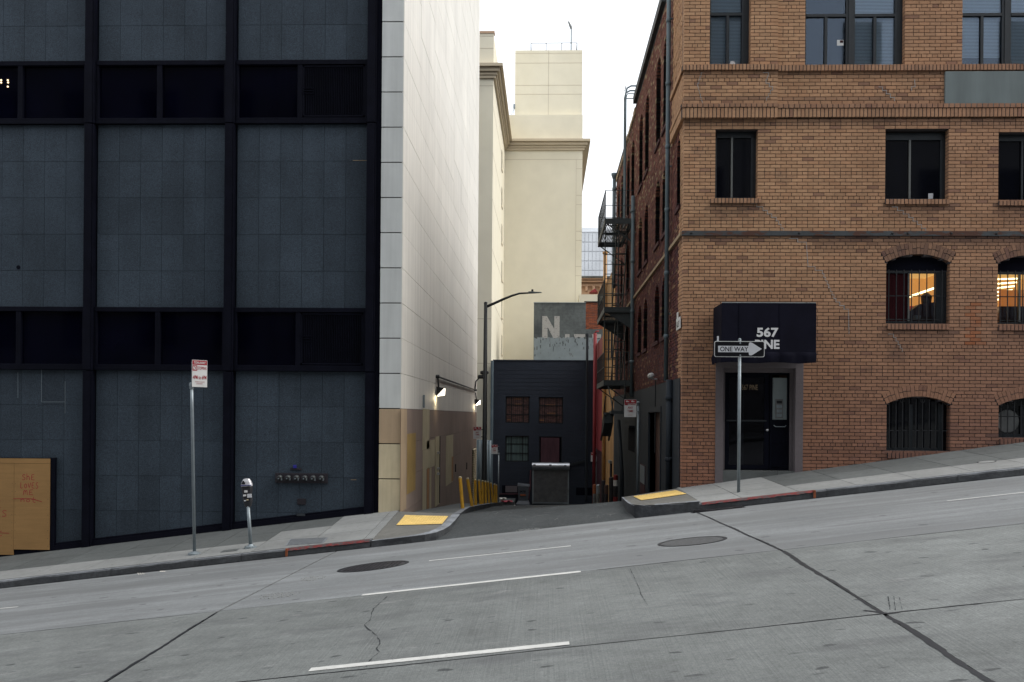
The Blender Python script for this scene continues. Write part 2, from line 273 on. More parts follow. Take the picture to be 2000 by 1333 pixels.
# ------------------------------------------------------------------ mesh builder
OFF = {}
class MB:
    def __init__(s): s.v = []; s.f = []; s.c = []
    def _add(s, vs, fs, c=None):
        n = len(s.v); s.v += [tuple(v) for v in vs]
        for f in fs: s.f.append(tuple(n+i for i in f)); s.c.append(c)
        return s
    def box(s, x0, x1, y0, y1, z0, z1, c=None):
        if x0 > x1: x0, x1 = x1, x0
        if y0 > y1: y0, y1 = y1, y0
        if z0 > z1: z0, z1 = z1, z0
        return s._add([(x0, y0, z0), (x1, y0, z0), (x1, y1, z0), (x0, y1, z0), (x0, y0, z1), (x1, y0, z1), (x1, y1, z1), (x0, y1, z1)],
                      [(0, 3, 2, 1), (4, 5, 6, 7), (0, 1, 5, 4), (1, 2, 6, 5), (2, 3, 7, 6), (3, 0, 4, 7)], c)
    def hexa(s, lo, hi, c=None):      # four lower and four upper points
        return s._add(list(lo)+list(hi), [(0, 3, 2, 1), (4, 5, 6, 7), (0, 1, 5, 4), (1, 2, 6, 5), (2, 3, 7, 6), (3, 0, 4, 7)], c)
    def prism(s, pts, d, c=None):
        n = len(pts); d = Vector(d); a = [Vector(p) for p in pts]; b = [p+d for p in a]
        return s._add(a+b, [tuple(range(n))[::-1], tuple(range(n, 2*n))]+[(i, (i+1) % n, n+(i+1) % n, n+i) for i in range(n)], c)
    def tube(s, path, r, seg=8, cap=True):
        path = [Vector(p) for p in path]; n = len(path); rr = r if isinstance(r, (list, tuple)) else [r]*n
        vs, fs = [], []; up = None
        for i, p in enumerate(path):
            d = (path[min(i+1, n-1)]-path[max(i-1, 0)]).normalized()
            if up is None: up = Vector((0, 0, 1)) if abs(d.z) < .9 else Vector((1, 0, 0))
            a = d.cross(up).normalized(); b = a.cross(d).normalized(); up = b
            for k in range(seg):
                t = 2*math.pi*k/seg; vs.append(p+a*rr[i]*math.cos(t)+b*rr[i]*math.sin(t))
        for i in range(n-1):
            for k in range(seg):
                fs.append((i*seg+k, i*seg+(k+1) % seg, (i+1)*seg+(k+1) % seg, (i+1)*seg+k))
        if cap: fs += [tuple(range(seg))[::-1], tuple((n-1)*seg+k for k in range(seg))]
        return s._add(vs, fs)
    def lathe(s, prof, c=(0, 0, 0), seg=16, axis='z'):
        vs, fs = [], []; n = len(prof)
        for r, h in prof:
            for k in range(seg):
                t = 2*math.pi*k/seg; a, b = r*math.cos(t), r*math.sin(t)
                vs.append(Vector(c)+(Vector((a, b, h)) if axis == 'z' else Vector((a, h, b)) if axis == 'y' else Vector((h, a, b))))
        for i in range(n-1):
            for k in range(seg): fs.append((i*seg+k, i*seg+(k+1) % seg, (i+1)*seg+(k+1) % seg, (i+1)*seg+k))
        fs += [tuple(range(seg))[::-1], tuple((n-1)*seg+k for k in range(seg))]
        return s._add(vs, fs)
    def text(s, key, o, u, v, th=.002):
        """lettering filling the rectangle at o spanned by u and v"""
        o, u, v = Vector(o), Vector(u), Vector(v); pts, fs = TXT[key]
        nrm = u.cross(v).normalized()*th
        return s._add([o+u*a+v*b+nrm for a, b in pts], fs)
    def ribbon(s, path, wd, nrm, th=.002):
        nrm = Vector(nrm).normalized(); path = [Vector(p) for p in path]; L = []
        for i, p in enumerate(path):
            d = (path[min(i+1, len(path)-1)]-path[max(i-1, 0)]).normalized(); a = d.cross(nrm).normalized()
            ww = wd[i] if isinstance(wd, (list, tuple)) else wd
            L.append((p+a*ww/2+nrm*th, p-a*ww/2+nrm*th))
        for (a, b), (c, d) in zip(L, L[1:]): s._add([a, b, d, c], [(0, 1, 2, 3)])
        return s
    def grid(s, xs, ys, fn):
        vs = [(x, y, fn(x, y)) for y in ys for x in xs]; n = len(xs)
        return s._add(vs, [(j*n+i, j*n+i+1, (j+1)*n+i+1, (j+1)*n+i) for j in range(len(ys)-1) for i in range(n-1)])
    def build(s, name, m, parent=None, smooth=False, bevel=0, fix=True, kind=None, label=None, cat=None, group=None):
        off = OFF.get(parent, Vector((0, 0, 0))) if parent else Vector((0, 0, 0))
        me = bpy.data.meshes.new(name)
        me.from_pydata([tuple(Vector(v)-off) for v in s.v], [], s.f)
        if any(c is not None for c in s.c):
            ca = me.color_attributes.new('tone', 'FLOAT_COLOR', 'CORNER'); buf = []
            for p in me.polygons:
                c = s.c[p.index] or (.2, .2, .2); buf += [c[0], c[1], c[2], 1.0]*p.loop_total
            ca.data.foreach_set('color', buf)
        if fix or bevel:
            bm = bmesh.new(); bm.from_mesh(me)
            if fix: bmesh.ops.recalc_face_normals(bm, faces=bm.faces)
            if bevel:
                bmesh.ops.bevel(bm, geom=[e for e in bm.edges if e.is_manifold and e.calc_face_angle(0) > .5], offset=bevel, segments=2, affect='EDGES', profile=.5)
            bm.to_mesh(me); bm.free()
        if smooth:
            for p in me.polygons: p.use_smooth = True
        me.materials.append(MATS[m])
        o = bpy.data.objects.new(name, me); COL.objects.link(o)
        if parent: o.parent = parent; OFF[o] = off
        if kind: o['kind'] = kind
        if label: o['label'] = label
        if cat: o['category'] = cat
        if group: o['group'] = group
        return o
def thing(name, label, cat, loc, group=None):
    o = bpy.data.objects.new(name, None); COL.objects.link(o); o.location = loc; o.empty_display_size = .2
    o['label'] = label; o['category'] = cat
    if group: o['group'] = group
    OFF[o] = Vector(loc); return o
def structure(name, loc=(0, 0, 0)):
    o = bpy.data.objects.new(name, None); COL.objects.link(o); o.location = loc; o['kind'] = 'structure'; OFF[o] = Vector(loc); return o
def copy_tree(o, parent=None):
    c = o.copy(); COL.objects.link(c)
    if parent: c.parent = parent
    for ch in [q for q in bpy.data.objects if q.parent == o]: copy_tree(ch, c)
    return c
# ================================================================== GROUND
g = MB(); g._add([(-900, -900, -.1225*900-9), (900, -900, .1225*900-9), (900, 900, .1225*900-9), (-900, 900, -.1225*900-9)], [(0, 1, 2, 3)])
g.build('ground', 'ground_earth', kind='structure', fix=False)
def slab(mb, x0, x1, y0, y1, fn, th=.12, dz=0):
    q = [(x0, y0), (x1, y0), (x1, y1), (x0, y1)]
    mb.hexa([(x, y, fn(x, y)+dz-th) for x, y in q], [(x, y, fn(x, y)+dz) for x, y in q]); return mb
# ---- road of concrete slabs, tar in the joints
road = structure('road')
YB = [4.5, 8.0, 11.5, 18.0]; XB = [2.69+6.5*k for k in range(-7, 7)]
base = MB()
for y0, y1 in zip(YB, YB[1:]): slab(base, XB[0], XB[-1], y0, y1, zroad, .4, -.012)
base.build('tar_bed', 'tar', road)
for j, (y0, y1) in enumerate(zip(YB, YB[1:])):
    for i, (x0, x1) in enumerate(zip(XB, XB[1:])):
        gx = .017
        sk = -.03 if j == 2 else 0
        mb = MB(); gy0, gy1 = (.006 if j else 0), (.006 if j < 2 else 0)
        slab(mb, x0+gx*(1 if -4 < x0 < 3 else .6), x1-gx*(1 if -4 < x1 < 3 else .6), y0+gy0, y1-gy1, zroad, .1)
        mb.build('slab', 'concrete_gutter' if j == 2 else 'concrete_road', road)
def on_road(x, y): X, Y = hit(x, y, zroad, 3, 30); return Vector((X, Y, zroad(X, Y)))
def stripe(name, a, b, wd, m='lane_white'):
    p, q = on_road(*a), on_road(*b); n = 24; mb = MB(); L = []
    for i in range(n+1):
        c = p.lerp(q, i/n); ww = wd*(1+rnd.uniform(-.10, .10)); L.append((Vector((c.x, c.y-ww/2, zroad(c.x, c.y-ww/2)+.004)), Vector((c.x, c.y+ww/2, zroad(c.x, c.y+ww/2)+.004))))
    for (e, f_), (g_, h) in zip(L, L[1:]): mb._add([e, g_, h, f_], [(0, 1, 2, 3)])
    return mb.build(name, m, road, fix=False)
stripe('lane_marking', (605, 1309), (1112, 1257), .115)
stripe('lane_marking', (707, 1163), (1134, 1117), .115)
stripe('lane_marking', (838, 1096), (1115, 1067), .075)
stripe('lane_marking', (1850, 979), (2140, 947), .075)
stripe('lane_marking', (-300, 1217), (35, 1186), .075)
def crack(pix, wd, name='crack', m='crack_dark', jit=1.5):
    pts = []
    for (ax, ay), (bx, by) in zip(pix, pix[1:]):
        n = max(2, int(abs(by-ay)/2.5))
        for k in range(n): pts.append((ax+(bx-ax)*k/n+rnd.uniform(-jit, jit), ay+(by-ay)*k/n))
    path = [on_road(*p) for p in pts]
    mb = MB(); mb.ribbon(path, [wd*rnd.choice((.15, .5, .8, 1.2, 1.7)) for _ in path], (-SL, 0, 1), .003); return mb.build(name, m, road, fix=False)
crack([(757, 1166), (728, 1192), (725, 1208), (713, 1221), (718, 1228), (734, 1240), (743, 1253), (736, 1268), (741, 1274), (722, 1290), (715, 1300), (718, 1305)], .010)
crack([(1231, 1112), (1249, 1150), (1252, 1162), (1266, 1185)], .004, jit=.5)
crack([(1735, 1166), (1739, 1195)], .005, jit=.5); crack([(1746, 1165), (1749, 1195)], .005, jit=.5); crack([(1757, 1168), (1763, 1195)], .004, jit=.5)
def tar_seal(pts, w0, w1, name='tar_seal'):
    mb = MB(); path, wd = [], []; ph = rnd.uniform(0, 9)
    for (ax_, ay), (bx_, by) in zip(pts, pts[1:]):
        n = max(4, int(math.hypot(bx_-ax_, by-ay)/.07))
        for k in range(n):
            t = k/n; X = ax_+(bx_-ax_)*t; Y = ay+(by-ay)*t; s_ = X+Y
            path.append((X+(.010*math.sin(s_*3.1+ph)+rnd.uniform(-.006, .006))*(1 if abs(bx_-ax_) < abs(by-ay) else 0), Y+(.008*math.sin(s_*2.3+ph)+rnd.uniform(-.004, .004))*(0 if abs(bx_-ax_) < abs(by-ay) else 1)))
            wd.append((w0+(w1-w0)*(.5+.5*math.sin(s_*1.7+ph*2)))*rnd.uniform(.75, 1.25))
    mb.ribbon([(x, y, zroad(x, y)) for x, y in path], wd, (-SL, 0, 1), .003); return mb.build(name, 'tar', road, fix=False)
for yy0, yy1 in ((4.6, 7.99), (8.01, 11.49), (11.51, 17.9)): tar_seal([(2.69, yy0), (2.69, yy1)], .026, .052 if yy0 < 11 else .04)
for yy0, yy1 in ((4.6, 7.99), (8.01, 11.49)): tar_seal([(-3.81, yy0), (-3.81, yy1)], .022, .045)
tar_seal([(-16, 8.0), (14, 8.0)], .008, .022); tar_seal([(-16, 11.5), (-3.8, 11.5)], .004, .012); tar_seal([(.6, 11.5), (14, 11.5)], .004, .016)
for c_ in ((2.70, 8.02),): tar_seal([(c_[0]-.12, c_[1]+.16), (c_[0]+.02, c_[1]-.03), (c_[0]+.13, c_[1]-.02)], .015, .035)
# worn gravel patches beside the manhole
for (cx, cy, rx, ry) in ((612, 1130, 26, 4.5), (545, 1163, 42, 5.5), (1030, 1036, 24, 3.5)):
    mb = MB()
    for k in range(140):
        a = rnd.uniform(0, 6.28); r = math.sqrt(rnd.random()); p = on_road(cx+rx*r*math.cos(a), cy+ry*r*math.sin(a)-.10*rx*r*math.cos(a)); s_ = rnd.uniform(.008, .02)
        mb.prism([(p.x+s_*math.cos(t+k), p.y+s_*math.sin(t+k), p.z-.002) for t in (0, 1.9, 4.1)], (0, 0, s_*.28))
    mb.build('gravel_patch', 'walk_light', road, kind='stuff')
# ---- kerbs and pavements
GAP = .007
def zk(X): return SL*X-.037+KH
def kerb_run(parent, x0, x1, step):
    x = x0
    while x < x1-.01:
        e = min(x+step*rnd.uniform(.9, 1.1), x1)
        if x1-e < .6: e = x1
        mb = MB(); xs = [x+.004+(e-x-.008)*k/10 for k in range(11)]
        prof = []
        for X in xs:
            j = rnd.uniform(-.006, .004)
            prof.append([(X, 18.0+rnd.uniform(-.004, .004), SL*X-.25), (X, 17.985+rnd.uniform(-.003, .003), SL*X-.037+.02), (X, 18.0+rnd.uniform(-.005, .005), zk(X)-.025+j), (X, 18.02, zk(X)+j*.5), (X, 18.14, zk(X)), (X, 18.14, SL*X-.25)])
        n = 6
        mb._add([p for pr in prof for p in pr], [(i*n+k, i*n+(k+1) % n, (i+1)*n+(k+1) % n, (i+1)*n+k) for i in range(10) for k in range(n)]+[tuple(range(n)), tuple(10*n+k for k in range(n))[::-1]])
        mb.build('kerb_stone', 'kerb_stone', parent); x = e
def walk_rows(parent, x0, x1, light, first=None):
    rows = [18.147, 19.22, 20.26, 21.5]
    base = MB()
    for k in range(24): slab(base, x0+(x1-x0)*k/24, x0+(x1-x0)*(k+1)/24, 18.14, 21.6, zwalk, .3, -.045)
    base.build('bedding', 'crack_dark', parent, fix=False)
    x = x0; i = 0
    while x < x1-.05:
        e = min(x+(first if first and i == 0 else 1.04)+rnd.uniform(-.02, .02), x1)
        for r in range(3):
            mb = slab(MB(), x+GAP, e-GAP, rows[r]+(GAP if r else 0), rows[r+1]-GAP, zwalk, .09)
            m = 'walk_light' if (r == 0 and rnd.random() > .06) or light(x, r) else 'walk_dark'
            mb.build('paving_slab', m, parent)
        x = e; i += 1
wl = structure('pavement_left'); wr = structure('pavement_right')
kerb_run(wl, -20, -3.18, 2.4); kerb_run(wr, 2.74, 20, 2.4)
walk_rows(wl, -20, -3.16, lambda x, r: x > -5.6 and r == 1 or x > -4.5)
walk_rows(wr, 2.80, 20, lambda x, r: x < 4.2, .75)
def zcL(X, Y):
    t = (Y-18)/(YF-18); return (-.31+.13*(X+3.18))*(1-t)+(-.085-.03*(X+3.18))*t
def zcR(X, Y):
    t = (Y-18)/(YF-18); return (.475+.09*(X-2.74))*(1-t)+(.486+.17*(X-2.889))*t
EL = [(18.0, -2.45), (18.05, -2.2), (18.2, -2.02), (18.5, -1.92), (19, -1.86), (20, -1.84), (21.3, -1.85)]
ER = [(18.0, 2.15), (18.05, 1.95), (18.2, 1.78), (18.5, 1.64), (19, 1.58), (20, 1.59), (21.3, 1.62)]
def interp(t, Y):
    for (a, p), (b, q) in zip(t, t[1:]):
        if Y <= b: return p+(q-p)*(Y-a)/(b-a)
    return t[-1][1]
def corner(parent, edge, fixed, zf, sgn, jag):
    ys = [e[0] for e in edge]; ys = sorted(set(ys+[18.1, 18.35, 19.5, 20.5])); mb = MB(); n = 8; v = []
    for Y in ys:
        xe = interp(edge, Y); xf = fixed[0]+(fixed[1]-fixed[0])*(Y-18)/3.3
        v += [(xf+(xe-xf)*k/n, Y, zf(xf+(xe-xf)*k/n, Y)) for k in range(n+1)]
    m = n+1
    mb._add(v, [(j*m+i, j*m+i+1, (j+1)*m+i+1, (j+1)*m+i) for j in range(len(ys)-1) for i in range(n)])
    mb.build('corner_slab', 'corner_concrete', parent, fix=False)
    chain_ = [(fixed[0]+(edge[0][1]-fixed[0])*k/6, 18.0) for k in range(6)]+[(interp(edge, Y), Y) for Y in ys]
    top, bot, inn = [], [], []
    for i, (X, Y) in enumerate(chain_):
        j = rnd.uniform(-jag, 0) if 2 < i < 12 else 0
        a = Vector(chain_[min(i+1, len(chain_)-1)]+(0,))-Vector(chain_[max(i-1, 0)]+(0,)); nn = Vector((a.y, -a.x, 0)).normalized()*(1 if sgn < 0 else -1)
        if nn.y > .3: nn = -nn
        z = zf(X, Y)
        top.append(Vector((X, Y, z+.004+j))+nn*.012); bot.append(Vector((X, Y, min(z-.30, SL*X-.037-.06)))+nn*.022); inn.append(Vector((X, Y, z+.006))-nn*.15)
    mb = MB()
    for a, b in ((inn, top), (top, bot)):
        for i in range(len(a)-1): mb._add([a[i], a[i+1], b[i+1], b[i]], [(0, 1, 2, 3)])
    mb.build('kerb_stone', 'kerb_stone' if sgn < 0 else 'kerb_stone', parent)
corner(wl, EL, (-3.17, -3.16), zcL, -1, .006); corner(wr, ER, (2.75, 2.80), zcR, 1, .03)
def pad(parent, zf, pix):
    c = [hit(x, y, zf, 17, 24) for x, y in pix]; mb = MB()
    at = lambda u, v: (c[0][0]*(1-u)*(1-v)+c[1][0]*u*(1-v)+c[2][0]*u*v+c[3][0]*(1-u)*v, c[0][1]*(1-u)*(1-v)+c[1][1]*u*(1-v)+c[2][1]*u*v+c[3][1]*(1-u)*v)
    n = 8; v = [at(i/n, j/n) for j in range(n+1) for i in range(n+1)]
    mb._add([(x, y, zf(x, y)+.012) for x, y in v], [(j*(n+1)+i, j*(n+1)+i+1, (j+1)*(n+1)+i+1, (j+1)*(n+1)+i) for j in range(n) for i in range(n)])
    o = mb.build('tactile_pad', 'tactile_yellow', parent, fix=False)
    mb = MB()
    for i in range(16):
        for j in range(11):
            x, y = at((i+.5)/16, (j+.5)/11); z = zf(x, y)+.012
            mb.lathe([(.018, 0), (.011, .007), (.002, .008)], (x, y, z), 5)
    mb.build('studs', 'tactile_yellow', o, kind='stuff')
pad(wl, zcL, [(791, 1007.2), (875.4, 1009.5), (863.7, 1024.6), (774.1, 1027)])
pad(wr, zcR, [(1236.8, 970.8), (1319.7, 958.9), (1341, 966), (1252.4, 978.4)])
# red paint on the kerb tops
def kerb_paint(parent, x0, x1, end):
    mb = MB(); n = 24
    for k in range(n):
        a, b = x0+(x1-x0)*k/n, x0+(x1-x0)*(k+1)/n
        mb._add([(a, 18.0-.012, zk(a)-.03+rnd.uniform(-.01, .01)), (b, 18.0-.012, zk(b)-.03), (b, 18.012, zk(b)+.006), (a, 18.012, zk(a)+.006)], [(0, 1, 2, 3)])
        mb._add([(a, 18.012, zk(a)+.006), (b, 18.012, zk(b)+.006), (b, 18.10, zk(b)+.006), (a, 18.10, zk(a)+.006)], [(0, 1, 2, 3)])
    mb.build('kerb_paint', 'red_paint', parent, fix=False)
    mb = MB(); mb.box(end-.02, end+.02, 17.974, 18.03, zk(end)-.13, zk(end)+.009); mb.build('kerb_mark', 'orange_paint', parent)
kerb_paint(wl, -4.72, -3.2, -4.72); kerb_paint(wr, 2.80, 4.80, 4.80)
# ---- alley floor
def zal(X, Y):
    c = .035+.095*X
    if Y <= YF:
        t = max(0, (Y-18)/3.3); return (SL*X-.037)*(1-t)+c*t-(0.012 if Y < 18.05 else 0)
    k = max(.25, 1-(Y-YF)/18); return .035+.095*X*k-.088*(Y-YF)
mb = MB(); ys = [18.0, 18.4, 19, 19.6, 20.4, 21, 21.3, 21.8, 22.5, 24, 26, 30, 35, 40, 44, 46, 48, 52, 57]; xs = [-3.6+.4*i for i in range(18)]
mb.grid(xs, ys, lambda X, Y: zal(X, Y)-(.35 if (X < -2.2 or X > 2.0) and Y < 21.3 else 0)); mb.build('alley_road', 'asphalt', fix=False, kind='structure')
mb = MB(); mb.grid([-40, -20, -8, -3.55], [44.6, 50, 55.9], lambda X, Y: zal(-3.5, Y)); mb.build('side_alley_road', 'asphalt', fix=False, kind='structure')
mb = MB()
for _ in range(34):
    px, py = rnd.uniform(960, 1215), rnd.uniform(985, 1030); X, Y = hit(px, py, zal, 17.5, 21.2); a = rnd.uniform(0, 3.14); r = rnd.uniform(.12, .4); c = rnd.uniform(-1.2, 1.2)
    if -1.7 < X < 1.4 and 18.2 < Y < 21.2:
        path = [(X+r*t*math.cos(a+c*t), Y+r*t*math.sin(a+c*t), 0) for t in [k/8 for k in range(9)]]
        mb.ribbon([(x, y, zal(x, y)+.004) for x, y, _ in path], .008, (0, 0, 1), .004)
mb.build('scratch_marks', 'walk_light', bpy.data.objects['alley_road'], fix=False, kind='stuff')
aw = structure('alley_pavement')
ys = [21.3, 22.5, 24, 27, 30, 33, 36, 39, 42]
zaw = lambda X, Y: zal(X, Y)+min(.12, .02+.045*(Y-21.3))
for a, b in zip(ys, ys[1:]):
    slab(MB(), -3.13, -1.99, a+.005, b-.005, zaw, .35).build('paving_slab', 'walk_dark', aw)
    slab(MB(), -1.985, -1.83, a+.004, b-.004, lambda X, Y: zaw(X, Y)+.01, .4).build('kerb_stone', 'kerb_stone', aw)
# ---- pavement on the camera's own side
op = structure('pavement_opposite')
zop = lambda X, Y: SL*X+.20
slab(MB(), -43, 42, -3.4, 4.2, zop, .5).build('paving', 'walk_dark', op); slab(MB(), -43, 42, 4.2, 4.5, zop, .5, .003).build('kerb_stone', 'kerb_stone', op)
# ---- covers in road and pavement
def disc_cover(name, pc, r, zf, label, m='cast_iron', group=None, ringed=True, rows=7):
    X, Y = hit(*pc, zf, 3, 30); z = zf(X, Y)
    t = thing(name, label, 'manhole cover', (X, Y, z), group)
    e = .02; nx = Vector((1, 0, (zf(X+e, Y)-zf(X-e, Y))/(2*e))).normalized(); ny = Vector((0, 1, (zf(X, Y+e)-zf(X, Y-e))/(2*e))).normalized(); nz = nx.cross(ny).normalized(); O = Vector((X, Y, z))
    at = lambda a, b, h: O+nx*a+ny*b+nz*h
    def ring(r0, r1, h):
        mb = MB(); n = 48; v = []
        for k in range(n):
            c, s_ = math.cos(2*math.pi*k/n), math.sin(2*math.pi*k/n)
            v += [at(r0*c, r0*s_, -.02), at(r0*c, r0*s_, h), at(r1*c, r1*s_, h), at(r1*c, r1*s_, -.02)]
        mb._add(v, [(k*4+i, ((k+1) % n)*4+i, ((k+1) % n)*4+(i+1) % 4, k*4+(i+1) % 4) for k in range(n) for i in range(4)]); return mb
    ring(r*.90, r, .006).build('rim', 'tar', t)
    mb = MB(); n = 48; mb.prism([at(r*.885*math.cos(2*math.pi*k/n), r*.885*math.sin(2*math.pi*k/n), -.03) for k in range(n)], nz*.034); mb.build('lid', m, t)
    mb = MB(); st = r*1.7/(2*rows)
    for i in range(-rows, rows+1):
        for j in range(-rows, rows+1):
            if math.hypot(i, j)*st < r*.82:
                a, b = i*st, j*st; q = st*.33
                mb.prism([at(a-q, b-q, .003), at(a+q, b-q, .003), at(a+q, b+q, .003), at(a-q, b+q, .003)], nz*.006)
    if ringed: mb.build('studs', m, t, kind='stuff')
    return t
disc_cover('manhole_cover', (729, 1107), .53, zroad, 'large dark studded iron manhole cover in the road before the alley', group='manhole covers in the road')
mat('lid_concrete', (.062, .064, .066), .7, .4, noise=((20, .3, 4), (70, .3, 2)))
disc_cover('manhole_cover', (1352, 1058), .46, zroad, 'grey plain-faced manhole cover with dark double rim near the tarred road joint', 'lid_concrete', 'manhole covers in the road', False)
disc_cover('valve_cover', (1927, 902.5), .17, zwalk, 'small round cover in the right pavement near the kerb', 'walk_light', None, False)
def rect_cover(name, pix, m, label, zf=zwalk, ribs=0):
    c = [hit(x, y, zf, 16, 25) for x, y in pix]; cx, cy = sum(p[0] for p in c)/4, sum(p[1] for p in c)/4
    t = thing(name, label, 'utility cover', (cx, cy, zf(cx, cy)))
    mb = MB(); mb.prism([(x, y, zf(x, y)-.03) for x, y in c], (0, 0, .035)); mb.build('frame', 'kerb_stone', t)
    s_ = .93; d = [(cx+(x-cx)*s_, cy+(y-cy)*s_) for x, y in c]; mb = MB(); mb.prism([(x, y, zf(x, y)-.02) for x, y in d], (0, 0, .029)); mb.build('lid', m, t)
    if ribs:
        mb = MB()
        for i in range(ribs):
            u = (i+.5)/ribs
            p = Vector(d[0]+(0,)).lerp(Vector(d[3]+(0,)), u); q = Vector(d[1]+(0,)).lerp(Vector(d[2]+(0,)), u)
            for k in range(ribs*2):
                a = p.lerp(q, (k+.5)/(ribs*2)); z = zf(a.x, a.y)+.009; mb.box(a.x-.012, a.x+.012, a.y-.012, a.y+.012, z-.004, z+.004)
        mb.build('studs', m, t, kind='stuff')
mat('cover_grey', (.16, .17, .18), .6, .4, .1, noise=((15, .2, 4),))
rect_cover('vault_cover', [(567, 1053.5), (641, 1050.5), (631, 1061.5), (558, 1066)], 'cover_grey', 'grey studded rectangular vault cover in the left pavement beside red kerb', ribs=9)
rect_cover('meter_box_cover', [(436, 1076), (467, 1072.5), (463, 1076.5), (430, 1080)], 'walk_dark', 'thin dark-edged box cover in pavement between sign pole and parking meter')
X, Y = hit(1405, 997.5, zroad, 15, 19); t = thing('storm_drain_grate', 'dark scalloped storm drain grate in the gutter under the right kerb', 'drain grate', (X, 17.85, zroad(X, 17.85)))
mb = MB()
for k in range(26):
    a = X-.42+k*.034; z = zroad(a, 17.86); mb.box(a-.011, a+.011, 17.76, 17.97, z-.01, z+.02)
mb.box(X-.45, X+.45, 17.74, 17.765, zroad(X, 17.75)-.05, zroad(X, 17.75)+.004); mb.build('bars', 'cast_iron', t)
mb = MB(); slab(mb, X-.47, X+.47, 17.73, 17.98, zroad, .03, .005); mb.build('pit', 'tar', t)
# ---- litter
for (x, y, m, lb, w_) in ((276, 1122.5, 'litter_white', 'crumpled pale paper lying in the gutter at left, nearer the plywood', .13), (318, 1117.5, 'litter_white', 'flat pale paper scrap in the gutter at left, nearer the sign pole', .10)):
    X, Y = hit(x, y, zroad, 10, 18); z = zroad(X, Y); mb = MB(); n = 9
    mb._add([(X+w_*(i/n-.5), Y+.06*(j/3-.5), z+.012+.02*math.sin(i*2.1+j)*(1 if w_ > .11 else .3)) for j in range(4) for i in range(n+1)], [(j*(n+1)+i, j*(n+1)+i+1, (j+1)*(n+1)+i+1, (j+1)*(n+1)+i) for j in range(3) for i in range(n)])
    mb.build('paper_scrap', m, fix=False, label=lb, cat='litter', group='paper scraps in the gutter')
# ================================================================== OFFICE BUILDING (left corner)
YT = 21.5; TOPL = 26.0
mat('granite_joint', (.010, .013, .02), .9, .1)
ob = thing('office_building', 'dark granite office block with black window bands and white panelled alley side', 'building', (-8, 24, -1.0))
XL = -3.135                                    # alley side plane
C3 = PX(715, YT); bayW = C3-PX(440, YT); finW = .235
xs_fin = [C3-bayW*k for k in range(5)]         # right edge of each bay
Zr = lambda y: PZ(y, YT, 600)
# storeys: bands of windows and five courses of granite between them
B1b, B1t, B2b, B2t = Zr(243.5), Zr(119.5), Zr(726), Zr(602)
rows = []                                      # (z0, z1) of every granite course
for z0, z1, n in ((B2b-5*.768, B2b, 5), (B2t, B1b, 5), (B1t, B1t+2*.79, 2)):
    for k in range(n): rows.append((z0+(z1-z0)*k/n, z0+(z1-z0)*(k+1)/n))
mb = MB(); mb.box(xs_fin[-1]-bayW, C3+.3, YT+.035, YT+.5, -5, TOPL-.1); mb.box(xs_fin[-1]-bayW-12, XL-.12, YT+.5, 44.0, -6, TOPL-.1)
mb.build('wall', 'granite_joint', ob)
zb_edge = lambda X: zbaseL(X)-.05
BOARD_X = PX(97, YT, 1000)
for b, xr in enumerate(xs_fin):
    x0, x1 = xr-bayW+finW, xr; n = 6; tw = (x1-x0)/n
    for (z0, z1) in rows:
        if z1 < zb_edge(x1)-.1: continue
        for i in range(n):
            a, c = x0+tw*i, x0+tw*(i+1)
            if z1 < zb_edge((a+c)/2)-.05: continue
            if z0 < -.05 and c < BOARD_X+.03 and b == 2: continue
            mb = MB(); d = rnd.uniform(-.0015, .0015); mb.box(a+.003, c-.003, YT+d, YT+.03+d, z0+.003, z1-.003)
            mb.build('granite_tile', 'granite', ob, fix=False)
    mb = MB(); mb.box(x0, x1, YT, YT+.03, B1t+2*.79+.01, TOPL-.3); mb.build('upper_cladding', 'granite', ob)
# black fins (vertical) with their caps
for b, xr in enumerate(xs_fin+[xs_fin[-1]-bayW]):
    x0 = xr; x1 = xr+finW*(.86 if b else .87)
    mb = MB()
    for z0, z1 in ((-3.5, B2b-.02), (B2b+.0, B1b-.02), (B1b, TOPL)):
        d = .0 if z0 < B2b-.1 else .012
        mb.box(x0+.01, x1-.03, YT-.17-d, YT+.06, z0, z1)
        mb.box(x1-.03, x1, YT-.15-d, YT+.06, z0, z1)
    mb.build('fin', 'black_metal', ob, bevel=.004)
mb = MB(); mb.box(xs_fin[0]+finW*.87, PX(741, YT-.15), YT-.10, YT+.2, -3.5, TOPL); mb.build('shadow_gap', 'joint_black', ob)
